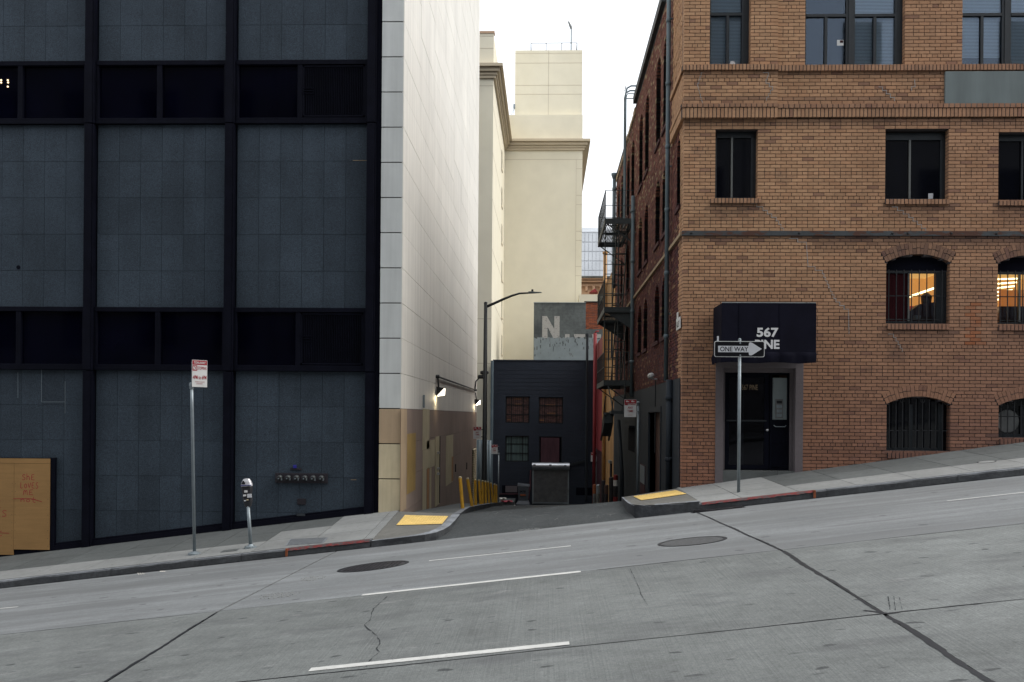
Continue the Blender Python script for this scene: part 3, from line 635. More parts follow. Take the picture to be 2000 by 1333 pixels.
# window bands
def band(z0, z1, b, xr, grille):
    x0, x1 = xr-bayW+finW*.87, xr+.01; H = z1-z0; ft, fb = .10, .13; xm = x0+(x1-x0)*.487
    for k, (a, c) in enumerate(((x0+.01, xm), (xm, x1-.01))):
        wdw = MB(); yf = YT-.075
        fr = [(a, a+.055, z0+fb, z1-ft), (c-.055, c, z0+fb, z1-ft)]
        for q in fr: wdw.box(q[0], q[1], yf, YT+.03, q[2], q[3])
        wdw.box(a, c, yf-.01, YT+.03, z1-ft, z1-.003); wdw.box(a, c, yf-.015, YT+.03, z0+.003, z0+fb*.45); wdw.box(a, c, yf, YT+.03, z0+fb*.45, z0+fb)
        f = wdw.build('window', 'black_metal', ob, bevel=.004)
        p = MB()
        if grille and k == 1:
            p.box(a+.055, c-.055, YT+.02, YT+.034, z0+fb, z1-ft); p.build('back_panel', 'joint_black', f)
            nsl = 34
            for i in range(nsl):
                xx = a+.085+(c-a-.17)*(i+.5)/nsl; s_ = MB(); s_.box(xx-.008, xx+.008, YT-.055, YT-.02, z0+fb+.03, z1-ft-.03); s_.build('slat', 'black_metal', f, fix=False)
            s_ = MB()
            for q in ((a+.06, a+.09, z0+fb+.02, z1-ft-.02), (c-.09, c-.06, z0+fb+.02, z1-ft-.02), (a+.06, c-.06, z1-ft-.05, z1-ft-.02), (a+.06, c-.06, z0+fb+.02, z0+fb+.05)): s_.box(q[0], q[1], YT-.065, YT-.01, q[2], q[3])
            zm = z0+fb+.52
            for dz in (0, .055, .11): s_.box(a+.02, a+.30, YT-.075, YT-.055, zm+dz, zm+dz+.014)
            if z0 < 5:
                for dz in range(11): s_.box(a+.09, c-.09, YT-.05, YT-.046, z0+fb+.05+dz*.085, z0+fb+.054+dz*.085)
            s_.build('grille_frame', 'black_metal', f)
        else:
            p.box(a+.055, c-.055, YT+.005, YT+.02, z0+fb, z1-ft); p.build('pane', 'dark_glass', f)
for b, xr in enumerate(xs_fin):
    band(B1b, B1t, b, xr, b == 0); band(B2b, B2t, b, xr, b == 0)
# lamps seen through the upper left window: two small lit fittings just behind its glass
for (px, py, h_) in ((15, 157, .05), (2, 157, .05), (15.5, 161.5, .03), (2, 161.5, .03), (15, 169.5, .055)):
    X, Z = P(px, py, YT-.005); mb = MB(); mb.lathe([(.004, -.012), (.02, -.006), (.02, .006), (.004, .012)], (X, YT+.001, Z), 8, 'y')
    o = mb.build('ceiling_spot', 'dot_lamp', ob); o['label'] = 'small warm light showing in the upper left window'
# sloping plinth
x0, x1 = xs_fin[-1]-1.5, xs_fin[0]+.02
def strip(za, zb, y0, y1, xa=x0, xb=x1):
    mb = MB(); lo = [(xa, y0, zbaseL(xa)+za), (xb, y0, zbaseL(xb)+za), (xb, y1, zbaseL(xb)+za), (xa, y1, zbaseL(xa)+za)]
    mb.hexa(lo, [(p[0], p[1], zbaseL(p[0])+zb) for p in lo]); return mb
BX1 = BOARD_X+.12
strip(-.2, .115, YT-.10, YT+.03, BX1, x1).build('plinth', 'joint_black', ob)
strip(.115, .165, YT-.07, YT+.03, BX1, x1).build('plinth_cap', 'black_metal', ob)
# white corner strip of single panels
pitch = .7583; QZ = Zr(797.3); QX0, QX1 = PX(741.5, YF+.05), XL
def colour_band(k, front):
    if k >= 0: return 'quoin_panel' if front else 'white_panel'
    if front: return 'paint_tan' if k == -1 else 'paint_cream'
    return 'paint_mauve'
k = -4
while QZ+k*pitch < TOPL:
    mb = MB(); mb.box(QX0, QX1-.012, YF+.05, YF+.4, QZ+k*pitch+.011, QZ+(k+1)*pitch-.011); mb.build('corner_panel', colour_band(k, True), ob, bevel=.004)
    k += 1
mb = MB(); mb.box(QX0+.02, XL-.03, YF+.075, 44.3, -6, TOPL-.05); mb.build('side_wall_core', 'joint_dark', ob)
# alley side: courses of wide panels
YE = 44.5; npan = 8; pl = (YE-(YF+.05))/npan
k = -6
while QZ+k*pitch < TOPL:
    for i in range(npan):
        a, c = YF+.05+pl*i+(.0 if i == 0 else 0), YF+.05+pl*(i+1)
        z0, z1 = QZ+k*pitch, QZ+(k+1)*pitch
        if z1 < zal(-3.1, a)-.5 and z1 < zal(-3.1, c)-.5: continue
        mb = MB(); d = rnd.uniform(-.002, .002); mb.box(XL-.03, XL+d, a+.0025, c-.0025, z0+.004, z1-.004); mb.build('side_panel', colour_band(k, False), ob, fix=False)
    k += 1
# painted patches on the alley side
def patch(px0, px1, y0, y1, m, n=0, th=.005):
    a, z1 = S(px0, y0, XL); b, _ = S(px1, y0, XL); _, z0 = S(px0, y1, XL)
    mb = MB(); mb.box(XL+.002, XL+th, a, b, z0, z1); mb.build('painted_patch', m, ob)
patch(795, 812, 848, 966, 'paint_ochre'); patch(825.5, 838.8, 799, 880, 'paint_stone'); patch(825.5, 833, 880.5, 1000, 'paint_stone'); patch(833.2, 849, 862, 917, 'paint_stone')
patch(783, 794.5, 799, 1000, 'paint_tan'); patch(834, 838, 915, 1000, 'paint_orange'); patch(839, 842.5, 915, 1000, 'paint_stone'); patch(871, 885, 852, 950, 'paint_stone'); patch(882, 885.2, 893, 941, 'paint_orange', th=.007)
# side door, its lever and the louvre strip
a, z1 = S(850, 854, XL); b, _ = S(857, 854, XL); z0 = zaw(XL+.05, a)
d = MB(); d.box(XL+.002, XL+.03, a, b, z0+.02, z1); dr = d.build('door', 'paint_stone', ob)
MB().box(XL+.03, XL+.05, b-.05, b, z0+.05, z1).build('door_edge', 'iron_black', dr)
for zz in (.9, 1.05, 1.5): MB().box(XL+.03, XL+.09, a+.25, a+.4, z0+zz, z0+zz+.06).build('lever', 'steel_bright', dr)
a, z1 = S(922, 877, XL); b, _ = S(927, 877, XL); z0 = S(922, 985, XL)[1]
lv = MB().box(XL+.002, XL+.02, a, b, z0, z1).build('louvre', 'joint_black', ob)
for i in range(24):
    zz = z0+(z1-z0)*(i+.3)/24; s_ = MB(); s_.prism([(XL+.02, a, zz), (XL+.09, a, zz-.02), (XL+.09, a, zz+.03), (XL+.02, a, zz+.05)], (0, b-a, 0)); s_.build('slat', 'paint_stone', lv)
for (px, y0, y1) in ((889, 907, 922), (911, 904, 917)):
    a, z1 = S(px, y0, XL); _, z0 = S(px, y1, XL); MB().box(XL+.002, XL+.03, a-.05, a+.05, z0, z1).build('slot', 'iron_black', ob)
a, z1 = S(826, 772, XL); _, z0 = S(826, 797, XL); MB().box(XL+.002, XL+.05, a-.04, a+.04, z0, z1).build('conduit_box', 'galvanised', ob)
# ---- wall lamps on the alley side (lit) and the conduit that feeds them
def wall_lamp(px, py, label):
    a, z = S(px, py, XL+.1)
    t = thing('wall_lamp', label, 'wall lamp', (XL, a, z), 'lit floodlights on the white alley wall')
    w_ = .13; mb = MB()
    mb.prism([(XL+.03, a-w_, z+.13), (XL+.25, a-w_, z+.10), (XL+.03, a-w_, z-.13)], (0, 2*w_, 0)); mb.build('housing', 'iron_black', t)
    mb = MB(); mb.prism([(XL+.255, a-w_+.01, z+.085), (XL+.245, a-w_+.01, z-.10), (XL+.055, a-w_+.01, z-.13)], (0, 2*w_-.02, 0)); mb.build('lens', 'lamp_lit', t)
    mb = MB(); mb.tube([(XL+.08, a, z+.12), (XL+.06, a, z+.3), (XL+.05, a, z+.42)], .025, 8); mb.build('bracket', 'iron_black', t)
    L = bpy.data.lights.new('lamp_glow', 'POINT'); L.energy = 3; L.color = (1, .82, .5); L.shadow_soft_size = .05
    lo = bpy.data.objects.new('lamp_glow', L); COL.objects.link(lo); lo.parent = t; lo.location = (.16, 0, -.20)
    return a, z
a1, z1 = wall_lamp(858, 765, 'nearer lit black floodlight on the white alley wall')
a2, z2 = wall_lamp(931, 786, 'farther lit black floodlight at the white wall end')
mb = MB(); mb.tube([(XL+.05, a1, z1+.42), (XL+.05, a2, z1+.42)], .028, 8); mb.lathe([(.05, -.05), (.05, .05)], (XL+.05, a1, z1+.42), 8, 'x'); mb.lathe([(.05, -.05), (.05, .05)], (XL+.05, a2, z1+.42), 8, 'x')
mb.build('conduit', 'iron_black', ob)
t = thing('security_camera', 'dark twin security camera at the far end of the white wall', 'camera', (XL, a2+.1, z1+1.0))
mb = MB(); mb.tube([(XL+.02, a2, z1+.45), (XL+.06, a2, z1+.8), (XL+.25, a2, z1+1.0)], .03, 8); mb.build('arm', 'iron_black', t)
for dz in (0, .18): mb = MB(); mb.lathe([(.06, -.18), (.09, -.1), (.09, .1), (.05, .18)], (XL+.32+dz*.6, a2, z1+1.0+dz), 10, 'x'); mb.build('camera_body', 'iron_black', t, smooth=True)
# ---- plywood hoarding with red handwriting
YH = YT-.10
hx1 = PX(97, YH, 1000); ht = PZ(896, YH, 50)
hb = thing('plywood_hoarding', 'yellow plywood hoarding with red handwriting over a doorway at far left', 'hoarding', (hx1-1, YH, -1.2))
HS = PX(27, YH, 1000)                       # seam between the two sheets
zr_, zl_ = PZ(1074, YH, 60), PZ(1084, YH, 10)
for nm, a, c, z0 in (('board', HS+.003, hx1, zr_), ('board', hx1-2.44, HS-.003, zl_)):
    mb = MB(); mb.box(a, c, YH, YH+.02, z0, ht-.11); mb.build(nm, 'plywood_yellow', hb)
MB().box(hx1-2.44, hx1, YH-.003, YH+.02, ht-.105, ht).build('top_board', 'plywood_yellow', hb)
MB().box(hx1+.005, hx1+.10, YH+.01, YT+.03, zbaseL(hx1)-.2, ht+.02).build('frame', 'black_metal', hb)
MB().box(hx1-2.5, hx1, YH+.022, YT+.03, zbaseL(hx1)-.6, ht+.01).build('backing', 'joint_black', hb)
mb = MB()
for k in range(9):
    for xx in (HS+.03, HS-.04, hx1-.04): mb.lathe([(.006, -.002), (.006, .001)], (xx, YH-.001, zr_+.08+k*.17), 6, 'y')
mb.build('nails', 'iron_black', hb, kind='stuff')
GL = {'s': [[(.9, .85), (.55, 1), (.15, .8), (.3, .58), (.75, .45), (.85, .2), (.5, 0), (.05, .08)]],
 'h': [[(.1, 1.15), (.1, 0)], [(.1, .5), (.5, .75), (.75, .5), (.8, 0)]],
 'E': [[(.85, 1), (.2, .95), (.1, .5), (.1, .05), (.9, .0)], [(.1, .5), (.7, .55)]],
 'L': [[(.2, 1.05), (.1, .1), (.35, 0), (.8, .08)]], 'o': [[(.5, .8), (.15, .6), (.15, .2), (.5, 0), (.85, .25), (.8, .65), (.5, .8)]],
 'V': [[(.05, .9), (.45, 0), (.95, 1)]], 'S': [[(.9, .9), (.5, 1.02), (.15, .8), (.35, .55), (.8, .35), (.75, .05), (.3, -.05), (.05, .05)]],
 'm': [[(.05, 0), (.15, .8)], [(.15, .75), (.4, .95), (.45, .2)], [(.45, .6), (.8, .95), (.9, 0)]],
 'n': [[(.1, .85), (.1, 0)], [(.1, .6), (.5, .85), (.85, .6), (.8, 0)]], 't': [[(.5, 1.4), (.35, .1), (.7, -.12), (.95, .0)], [(.0, .72), (.95, .8)]]}
def handwriting(lines, y, wd):
    mb = MB()
    for (s_, x0, x1, yt, yb) in lines:
        n = len(s_); cw = (x1-x0)/n
        for i, ch in enumerate(s_):
            for st in GL[ch]:
                pts = []
                for a, b in zip(st, st[1:]):
                    for k in range(3): pts.append((a[0]+(b[0]-a[0])*k/3, a[1]+(b[1]-a[1])*k/3))
                pts.append(st[-1]); path = []
                for (u, v) in pts:
                    X, Z = P(x0+cw*(i+.1+u*.8), yb+(yt-yb)*v, y); path.append((X, y, Z))
                mb.ribbon(path, wd, (0, -1, 0), .002)
    return mb
off = (-60, 71)
L1 = [('shE', 42, 69, 927, 938), ('LoVES', 39, 76, 943, 954), ('mE', 44, 67, 957, 967), ('not', 39, 71, 974, 981)]
mb = handwriting(L1, YH, .013)
X0, Z0_ = P(26, 974.5, YH); X1, Z1_ = P(60, 974, YH); X2, Z2_ = P(82, 980.5, YH); mb.ribbon([(X0, YH, Z0_), (X1, YH, Z1_), (X2, YH, Z2_)], .012, (0, -1, 0), .003)
L2 = [('shE', -42, 4, 978, 992), ('LoVES', -48, 15, 997, 1009), ('mE', -42, -8, 1014, 1026), ('not', -46, 6, 1036, 1046)]
m2 = handwriting(L2, YH, .013); X0, Z0_ = P(-55, 1038, YH); X2, Z2_ = P(18, 1042, YH); m2.ribbon([(X0, YH, Z0_), (X2, YH, Z2_)], .012, (0, -1, 0), .003)
mb.build('handwriting', 'marker_red', hb, fix=False, label='red marker words SHE LOVES ME not, the last struck out'); m2.build('handwriting', 'marker_red', hb, fix=False)
# ---- fire hose inlets
X0, Zt = P(538, 924, YT); X1, Zb = P(640.5, 944.5, YT)
fc = thing('fire_hose_inlet', 'row of six capped fire hose inlets on a brown plate', 'fire inlet', ((X0+X1)/2, YT, (Zt+Zb)/2))
MB().box(X0, X1, YT-.025, YT-.002, Zb, Zt).build('plate', 'plate_brown', fc, bevel=.004)
zc = (Zt+Zb)/2-.005
for k in range(6):
    xc = X0+(X1-X0)*(.095+.158*k)
    mb = MB(); mb.lathe([(.062, 0), (.058, -.05), (.048, -.055), (.048, -.09)], (xc, YT-.025, zc+.012), 14, 'y')
    v = mb.build('inlet', 'brass_dull', fc, smooth=True)
    mb = MB(); mb.lathe([(.052, 0), (.052, -.03), (.035, -.04), (.012, -.042)], (xc, YT-.115, zc), 14, 'y'); mb.build('cap', 'iron_black', v)
    mb = MB(); mb.lathe([(.012, 0), (.012, -.02)], (xc, YT-.157, zc), 8, 'y'); mb.box(xc+.045, xc+.065, YT-.13, YT-.10, zc-.04, zc+.01); mb.build('lug', 'galvanised', v)
def plate(name, label, box, m, y=.02, cat='plate'):
    X0, Zt = P(box[0], box[1], YT); X1, Zb = P(box[2], box[3], YT)
    t = thing(name, label, cat, ((X0+X1)/2, YT, Zb)); MB().box(X0, X1, YT-y, YT-.001, Zb, Zt).build('face', m, t, bevel=.003); return t, X0, X1, Zb, Zt
t, X0, X1, Zb, Zt = plate('inlet_sign', 'narrow dark sign plate with blue cap above the fire inlets', (567, 914.8, 589, 918.5), 'plate_brown', cat='sign')
xx = PX(576.5, YT, 912); MB().box(xx-.033, xx+.033, YT-.05, YT-.002, Zt+.002, Zt+.07).build('blue_box', 'navy_blue', t, bevel=.004)
plate('drain_plate', 'brown square wall plate below the fire inlets', (581, 974, 597.5, 986), 'plate_brown')
t, X0, X1, Zb, Zt = plate('overflow_spout', 'grey wall plate with spout lip nearest the plinth', (581.5, 995, 597.5, 1005.5), 'granite', cat='spout')
MB().prism([(X0, YT-.02, Zb-.02), (X0, YT-.10, Zb-.02), (X0, YT-.09, Zb+.015), (X0, YT-.02, Zb+.03)], (X1-X0, 0, 0)).build('lip', 'window_frame', t)
# chalk-like pale lines and scars on the granite
mb = MB()
for a, b in (((35, 727), (35, 778)), ((81, 722), (81, 786)), ((127, 745), (127, 808)), ((81, 785.5), (127, 785.5))):
    X0, Z0_ = P(*a, YT-.004); X1, Z1_ = P(*b, YT-.004); mb.ribbon([(X0, YT-.004, Z0_), (X1, YT-.004, Z1_)], .008, (0, -1, 0), 0)
mb.build('chalk_line', 'galvanised', ob, fix=False)
X, Z = P(36, 522.5, YT); MB().lathe([(.045, 0), (.045, .02)], (X, YT-.006, Z), 12, 'y').build('drill_hole', 'joint_black', ob)
mb = MB()
for a, b, w_ in (((689, 313.8), (719, 313.8), .012), ((685, 937.5), (696, 937.5), .012)):
    X0, Z0_ = P(*a, YT-.004); X1, Z1_ = P(*b, YT-.004); mb.ribbon([(X0, YT-.004, Z0_), (X1, YT-.004, Z1_)], w_, (0, -1, 0), 0)
mb.build('joint_scar', 'stone_ledge', ob, fix=False)
# ================================================================== BRICK BUILDING (right corner)
bb = thing('brick_building', 'tan and red brick corner building with arched barred windows and awninged entrance', 'building', (8, 26, .5))
CP, BL, JT = .0746, .2275, .0130
XC = 2.875; XE = 12.2; XR = 2.885; TOPR = 12.4; YEND = 42.6
front = MB().box(3.2, XE, 24.2, YEND-.3, -5, TOPR-.35).build('wall', 'mortar', bb)
MB().box(XR+.1, XE, YF+.1, YEND-.2, TOPR-.3, TOPR-.1).build('roof', 'zinc_panel', bb)
MB().box(XE-.25, XE-.003, YF+.03, 24.3, -4, TOPR-.32).build('end_wall', 'mortar', bb)
MB().box(XC+.02, XE-.26, YF+.02, YF+.24, PZ(213.5, YF, 1400)-.05, PZ(204.5, YF, 1400)+.05).build('band_core', 'mortar', bb)
MB().box(XC+.02, XE-.26, YF+.02, YF+.24, PZ(140, YF, 1400)-.05, PZ(128.5, YF, 1400)-.012).build('band_core', 'mortar', bb)
fz = lambda y, x=1400: PZ(y, YF, x)
fx = lambda x, y: PX(x, YF, y)
class Rect:
    def __init__(s, x0, x1, z0, z1): s.x0, s.x1, s.z0, s.z1 = x0, x1, z0, z1
    def inner(s, z): return (s.x0, s.x1) if s.z0 < z < s.z1 else None
    outer = inner
class Arch:
    def __init__(s, x0, x1, z0, zs, zt, ring):
        s.x0, s.x1, s.z0, s.zs, s.zt, s.ring = x0, x1, z0, zs, zt, ring
        h = (x1-x0)/2; r = zt-zs; s.R = (h*h+r*r)/(2*r); s.cx = (x0+x1)/2; s.cz = zt-s.R; s.half = math.asin(min(1, h/s.R))
    def _arc(s, z, R):
        d = R*R-(z-s.cz)**2
        return math.sqrt(d) if d > 0 else None
    def inner(s, z):
        if z <= s.z0 or z >= s.zt: return None
        if z <= s.zs: return (s.x0, s.x1)
        q = s._arc(z, s.R); return (s.cx-q, s.cx+q)
    def outer(s, z):
        zo = s.cz+(s.R+s.ring)*math.cos(s.half)      # outer end of the springing bricks
        if z <= s.zs: return s.inner(z)
        if z >= s.zt+s.ring: return None
        if z < zo:
            t = (z-s.zs)/(zo-s.zs); e = s.ring*math.sin(s.half)*t; return (s.x0-e, s.x1+e)
        q = s._arc(z, s.R+s.ring); return (s.cx-q, s.cx+q) if q else None
def minus(iv, cuts):
    out = [iv]
    for c in cuts:
        if not c: continue
        nxt = []
        for a, b in out:
            if c[1] <= a or c[0] >= b: nxt.append((a, b)); continue
            if c[0] > a: nxt.append((a, c[0]))
            if c[1] < b: nxt.append((c[1], b))
        out = nxt
    return out
def courses(u0, u1, z0, z1, ops, ground=None, phase=0, header=6):
    """yield every brick (u0,u1,z0,z1,jambL,jambR) and every mortar strip of a wall"""
    n = int(round((z1-z0)/CP)); cp = (z1-z0)/n; bricks, strips = [], []
    for i in range(n):
        za = z0+cp*i; zm = za+cp/2
        hd = (i+phase) % (header+1) == header
        L = BL/2 if hd else BL; o = 0 if (i+phase) % 2 else L/2
        for a, b in minus((u0, u1), [p.inner(zm) for p in ops]): strips.append((a, b, za, za+cp))
        for a, b in minus((u0, u1), [p.outer(za+cp*.97) if isinstance(p, Arch) and za+cp*.97 > p.zs else p.outer(zm) for p in ops]):
            k = math.floor((a-u0-o)/L); u = u0+o+k*L; cuts_ = [a]
            while u < b:
                if u > a+.07 and u < b-.07: cuts_.append(u)
                u += L
            cuts_.append(b)
            for s_, e in zip(cuts_, cuts_[1:]):
                if e-s_ > .02 and not (ground and za+cp < ground((s_+e)/2)-.12):
                    bricks.append((s_+(JT/2 if s_ > a+1e-6 else 0), e-(JT/2 if e < b-1e-6 else 0), za+JT/2, za+cp-JT/2, s_ <= a+1e-6, e >= b-1e-6))
    return bricks, strips
def mixc(a, b, t): return tuple(p+(q-p)*t for p, q in zip(a, b))
TAN, ORA, RED, DRK, PLUM = (.422, .250, .142), (.372, .194, .106), (.268, .126, .080), (.165, .084, .064), (.155, .082, .074)
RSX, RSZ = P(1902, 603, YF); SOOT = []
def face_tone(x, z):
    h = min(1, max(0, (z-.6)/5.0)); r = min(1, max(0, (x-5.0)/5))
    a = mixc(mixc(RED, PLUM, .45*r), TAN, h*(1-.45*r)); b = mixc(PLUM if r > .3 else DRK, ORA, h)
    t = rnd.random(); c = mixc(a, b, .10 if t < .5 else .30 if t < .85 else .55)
    if rnd.random() < .035: c = mixc(c, DRK, .6)
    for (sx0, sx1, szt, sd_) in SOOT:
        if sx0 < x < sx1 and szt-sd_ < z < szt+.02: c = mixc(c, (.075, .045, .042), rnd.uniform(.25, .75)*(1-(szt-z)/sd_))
    if abs(x-RSX) < .10+.06*(RSZ-z+.2) and RSZ-.75 < z < RSZ+.1: c = mixc(c, (.33, .10, .035), rnd.uniform(.3, .75))
    k = rnd.uniform(.88, 1.10); return tuple(v*k for v in c)
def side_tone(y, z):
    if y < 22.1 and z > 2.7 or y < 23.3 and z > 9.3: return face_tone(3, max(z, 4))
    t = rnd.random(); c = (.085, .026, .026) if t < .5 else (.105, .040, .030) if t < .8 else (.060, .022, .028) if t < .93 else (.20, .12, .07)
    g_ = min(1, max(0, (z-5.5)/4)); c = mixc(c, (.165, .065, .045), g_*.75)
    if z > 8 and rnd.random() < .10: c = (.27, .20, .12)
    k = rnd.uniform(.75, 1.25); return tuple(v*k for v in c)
# ---- front openings
zi = lambda y, x: PZ(y, YF, x)
def rect(px0, px1, yt, yb): xm = (px0+px1)/2; return Rect(fx(px0, (yt+yb)/2), fx(px1, (yt+yb)/2), zi(yb, xm), zi(yt, xm))
def arch(px0, px1, yt, ys, yb): xm = (px0+px1)/2; return Arch(fx(px0, yb), fx(px1, yb), zi(yb, xm), zi(ys, xm), zi(yt, xm), .245)
W2 = [rect(1397, 1480, 250, 388), rect(1729, 1853, 254, 390), rect(1950, 2074, 256, 392.5)]
A1 = [arch(1730, 1855, 497, 513, 632), arch(1948, 2073, 499, 515, 634)]
A0 = [arch(1731, 1856, 775, 790, 884), arch(1950, 2075, 778, 793, 857)]
DOOR = rect(1397, 1568, 700, 975); DOOR.z0 -= .6
W3 = [rect(1386, 1466, -90, 128), rect(1573, 1768, -90, 130), rect(1880, 2075, -90, 133)]
Zc = fz(232.5); Zs0, Zs1 = fz(213.5), fz(204.5); Zp = fz(140); Zt_ = fz(128.5)
XS = fx(1518, 180)
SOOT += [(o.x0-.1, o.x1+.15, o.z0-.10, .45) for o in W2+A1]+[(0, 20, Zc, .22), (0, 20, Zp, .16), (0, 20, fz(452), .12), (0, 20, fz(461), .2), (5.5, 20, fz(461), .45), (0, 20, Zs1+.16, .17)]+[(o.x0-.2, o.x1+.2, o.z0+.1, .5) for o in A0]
ALL = []; STR = MB()
def zone(u0, u1, z0, z1, ops, f, ground=None, phase=0):
    br, st = courses(u0, u1, z0, z1, ops, ground, phase)
    for (a, b, p, q, jl, jr) in br:
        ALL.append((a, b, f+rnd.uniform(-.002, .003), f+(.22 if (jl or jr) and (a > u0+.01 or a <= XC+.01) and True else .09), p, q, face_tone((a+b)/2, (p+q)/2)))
    for (a, b, p, q) in st: STR.box(a+.004, b-.004, f+.016, YF+.25, p, q)
zone(XC, XE, -.1, Zc, W2+A1+A0+[DOOR], YF, zbaseR)
zone(XC-.02, XS, Zs1, Zp, [], YF-.045); zone(XS, XE, Zs1, Zp, [], YF, phase=3)
zone(XC-.02, XS, Zt_, TOPR, W3, YF-.045, phase=1); zone(XS, XE, Zt_, TOPR, W3, YF, phase=4)
STR.build('mortar_bed', 'mortar', bb, fix=False, kind='stuff')
def soldiers(u0, u1, z0, z1, f, back, step=CP, dark=.0):
    n = max(1, int(round((u1-u0)/step))); s_ = (u1-u0)/n
    for k in range(n):
        c = mixc(face_tone(u0+s_*k, (z0+z1)/2), DRK, dark)
        ALL.append((u0+s_*k+.009, u0+s_*(k+1)-.009, f+rnd.uniform(-.003, .003), back, z0, z1, c))
    return (u0, u1, z0+.006, z1-.006, f+.012, back)
beds = [soldiers(XC-.06, XS, Zc+.0, Zs0, YF-.10, YF+.05, .082, .1), soldiers(XS, XE, Zc+.02, Zs0-.01, YF-.055, YF+.05, .082, .15),
        soldiers(XC-.075, XS, Zs0+.012, Zs1-.008, YF-.115, YF+.05, .115, .45), soldiers(XS, XE, Zs0+.002, Zs1-.012, YF-.07, YF+.05, .115, .45),
        soldiers(XC-.06, XS, Zp+.004, Zt_-.004, YF-.105, YF+.24, .075, .25), soldiers(XS, XE, Zp-.008, Zt_-.010, YF-.06, YF+.24, .075, .3)]
for o, yb in ((W2[0], 398), (W2[1], 401.5), (W2[2], 404)):
    xm = PX; beds.append(soldiers(o.x0-.10 if o is W2[0] else o.x0-.0, o.x1+.08 if o is W2[0] else o.x1+.01, o.z0-.105, o.z0-.005, YF-.055, YF+.22, .077, .3))
for o in A1+A0: beds.append(soldiers(o.x0+.02, o.x1-.01, o.z0-.13, o.z0-.012, YF-.035, YF+.22, .079, .45))
mb = MB()
for u0, u1, z0, z1, f, bk in beds: mb.box(u0+.003, u1-.003, f, bk-.005, z0, z1)
# the arch rings, brick by brick
for ai, o in enumerate(A1+A0):
    n = int(2*o.half*(o.R+.12)/.079); da = 2*o.half/n
    for k in range(n):
        t = -o.half+da*(k+.5); rows_ = ((0, 1),) if k % 2 else ((0, .48), (.52, 1))
        if k % 4 == 1: rows_ = ((0, .52), (.56, 1))
        for (p, q) in rows_:
            mbk = MB(); r0, r1 = o.R+o.ring*p+.004, o.R+o.ring*q; e = da/2-.0028
            pt = lambda r, a: (o.cx+r*math.sin(a), YF-.004, o.cz+r*math.cos(a))
            c = mixc(face_tone(o.cx-1, (o.zs+o.zt)/2+.4), DRK, .12); f_ = rnd.uniform(-.003, .003)
            mbk.prism([tuple(Vector(pt(r0, t-e))+Vector((0, f_, 0))), tuple(Vector(pt(r1, t-e))+Vector((0, f_, 0))), tuple(Vector(pt(r1, t+e))+Vector((0, f_, 0))), tuple(Vector(pt(r0, t+e))+Vector((0, f_, 0)))], (0, .22, 0), c)
            mbk.build('arch_brick', 'brick_face', bb)
    # mortar behind the ring
    v = []; m_ = 24
    for k in range(m_+1):
        t = -o.half+2*o.half*k/m_
        v += [(o.cx+(o.R+.006)*math.sin(t), YF+.008, o.cz+(o.R+.006)*math.cos(t)), (o.cx+(o.R+o.ring)*math.sin(t), YF+.008, o.cz+(o.R+o.ring)*math.cos(t))]
    mb._add(v, [(2*k, 2*k+1, 2*k+3, 2*k+2) for k in range(m_)])
    v = []
    for k in range(m_+1):
        t = -o.half+2*o.half*k/m_
        v += [(o.cx+(o.R+.006)*math.sin(t), YF+.008, o.cz+(o.R+.006)*math.cos(t)), (o.cx+(o.R+.006)*math.sin(t), YF+.24, o.cz+(o.R+.006)*math.cos(t))]
    mb._add(v, [(2*k, 2*k+1, 2*k+3, 2*k+2) for k in range(m_)])
mb.build('mortar_bed', 'mortar', bb, fix=False, kind='stuff')
# 300 nearest bricks are pieces of their own, the rest one mass
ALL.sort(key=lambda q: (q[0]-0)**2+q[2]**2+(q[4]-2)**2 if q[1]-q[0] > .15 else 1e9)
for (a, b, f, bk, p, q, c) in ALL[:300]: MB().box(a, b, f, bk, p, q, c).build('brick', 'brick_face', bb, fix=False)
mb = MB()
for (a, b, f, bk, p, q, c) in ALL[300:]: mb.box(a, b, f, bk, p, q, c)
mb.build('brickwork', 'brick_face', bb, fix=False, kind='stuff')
# ---- rusty steel belt
zb0, zb1 = fz(461, 1400), fz(451.5, 1400)
bt = MB().box(XC-.03, XE, YF-.035, YF+.05, zb0, zb1).build('steel_belt', 'steel_rust', bb, bevel=.004)
for px in (1350, 1560, 1742, 1772, 1857, 1945): mb = MB(); mb.lathe([(.026, 0), (.022, -.015), (.005, -.02)], (fx(px, 457), YF-.035, (zb0+zb1)/2), 8, 'y'); mb.build('bolt', 'iron_black', bt)
# ---- zinc sign panel
MB().box(fx(1844, 180), XE-.2, YF-.06, YF-.002, fz(211, 1900), fz(141.5, 1900)).build('metal_panel', 'zinc_panel', bb, bevel=.004)
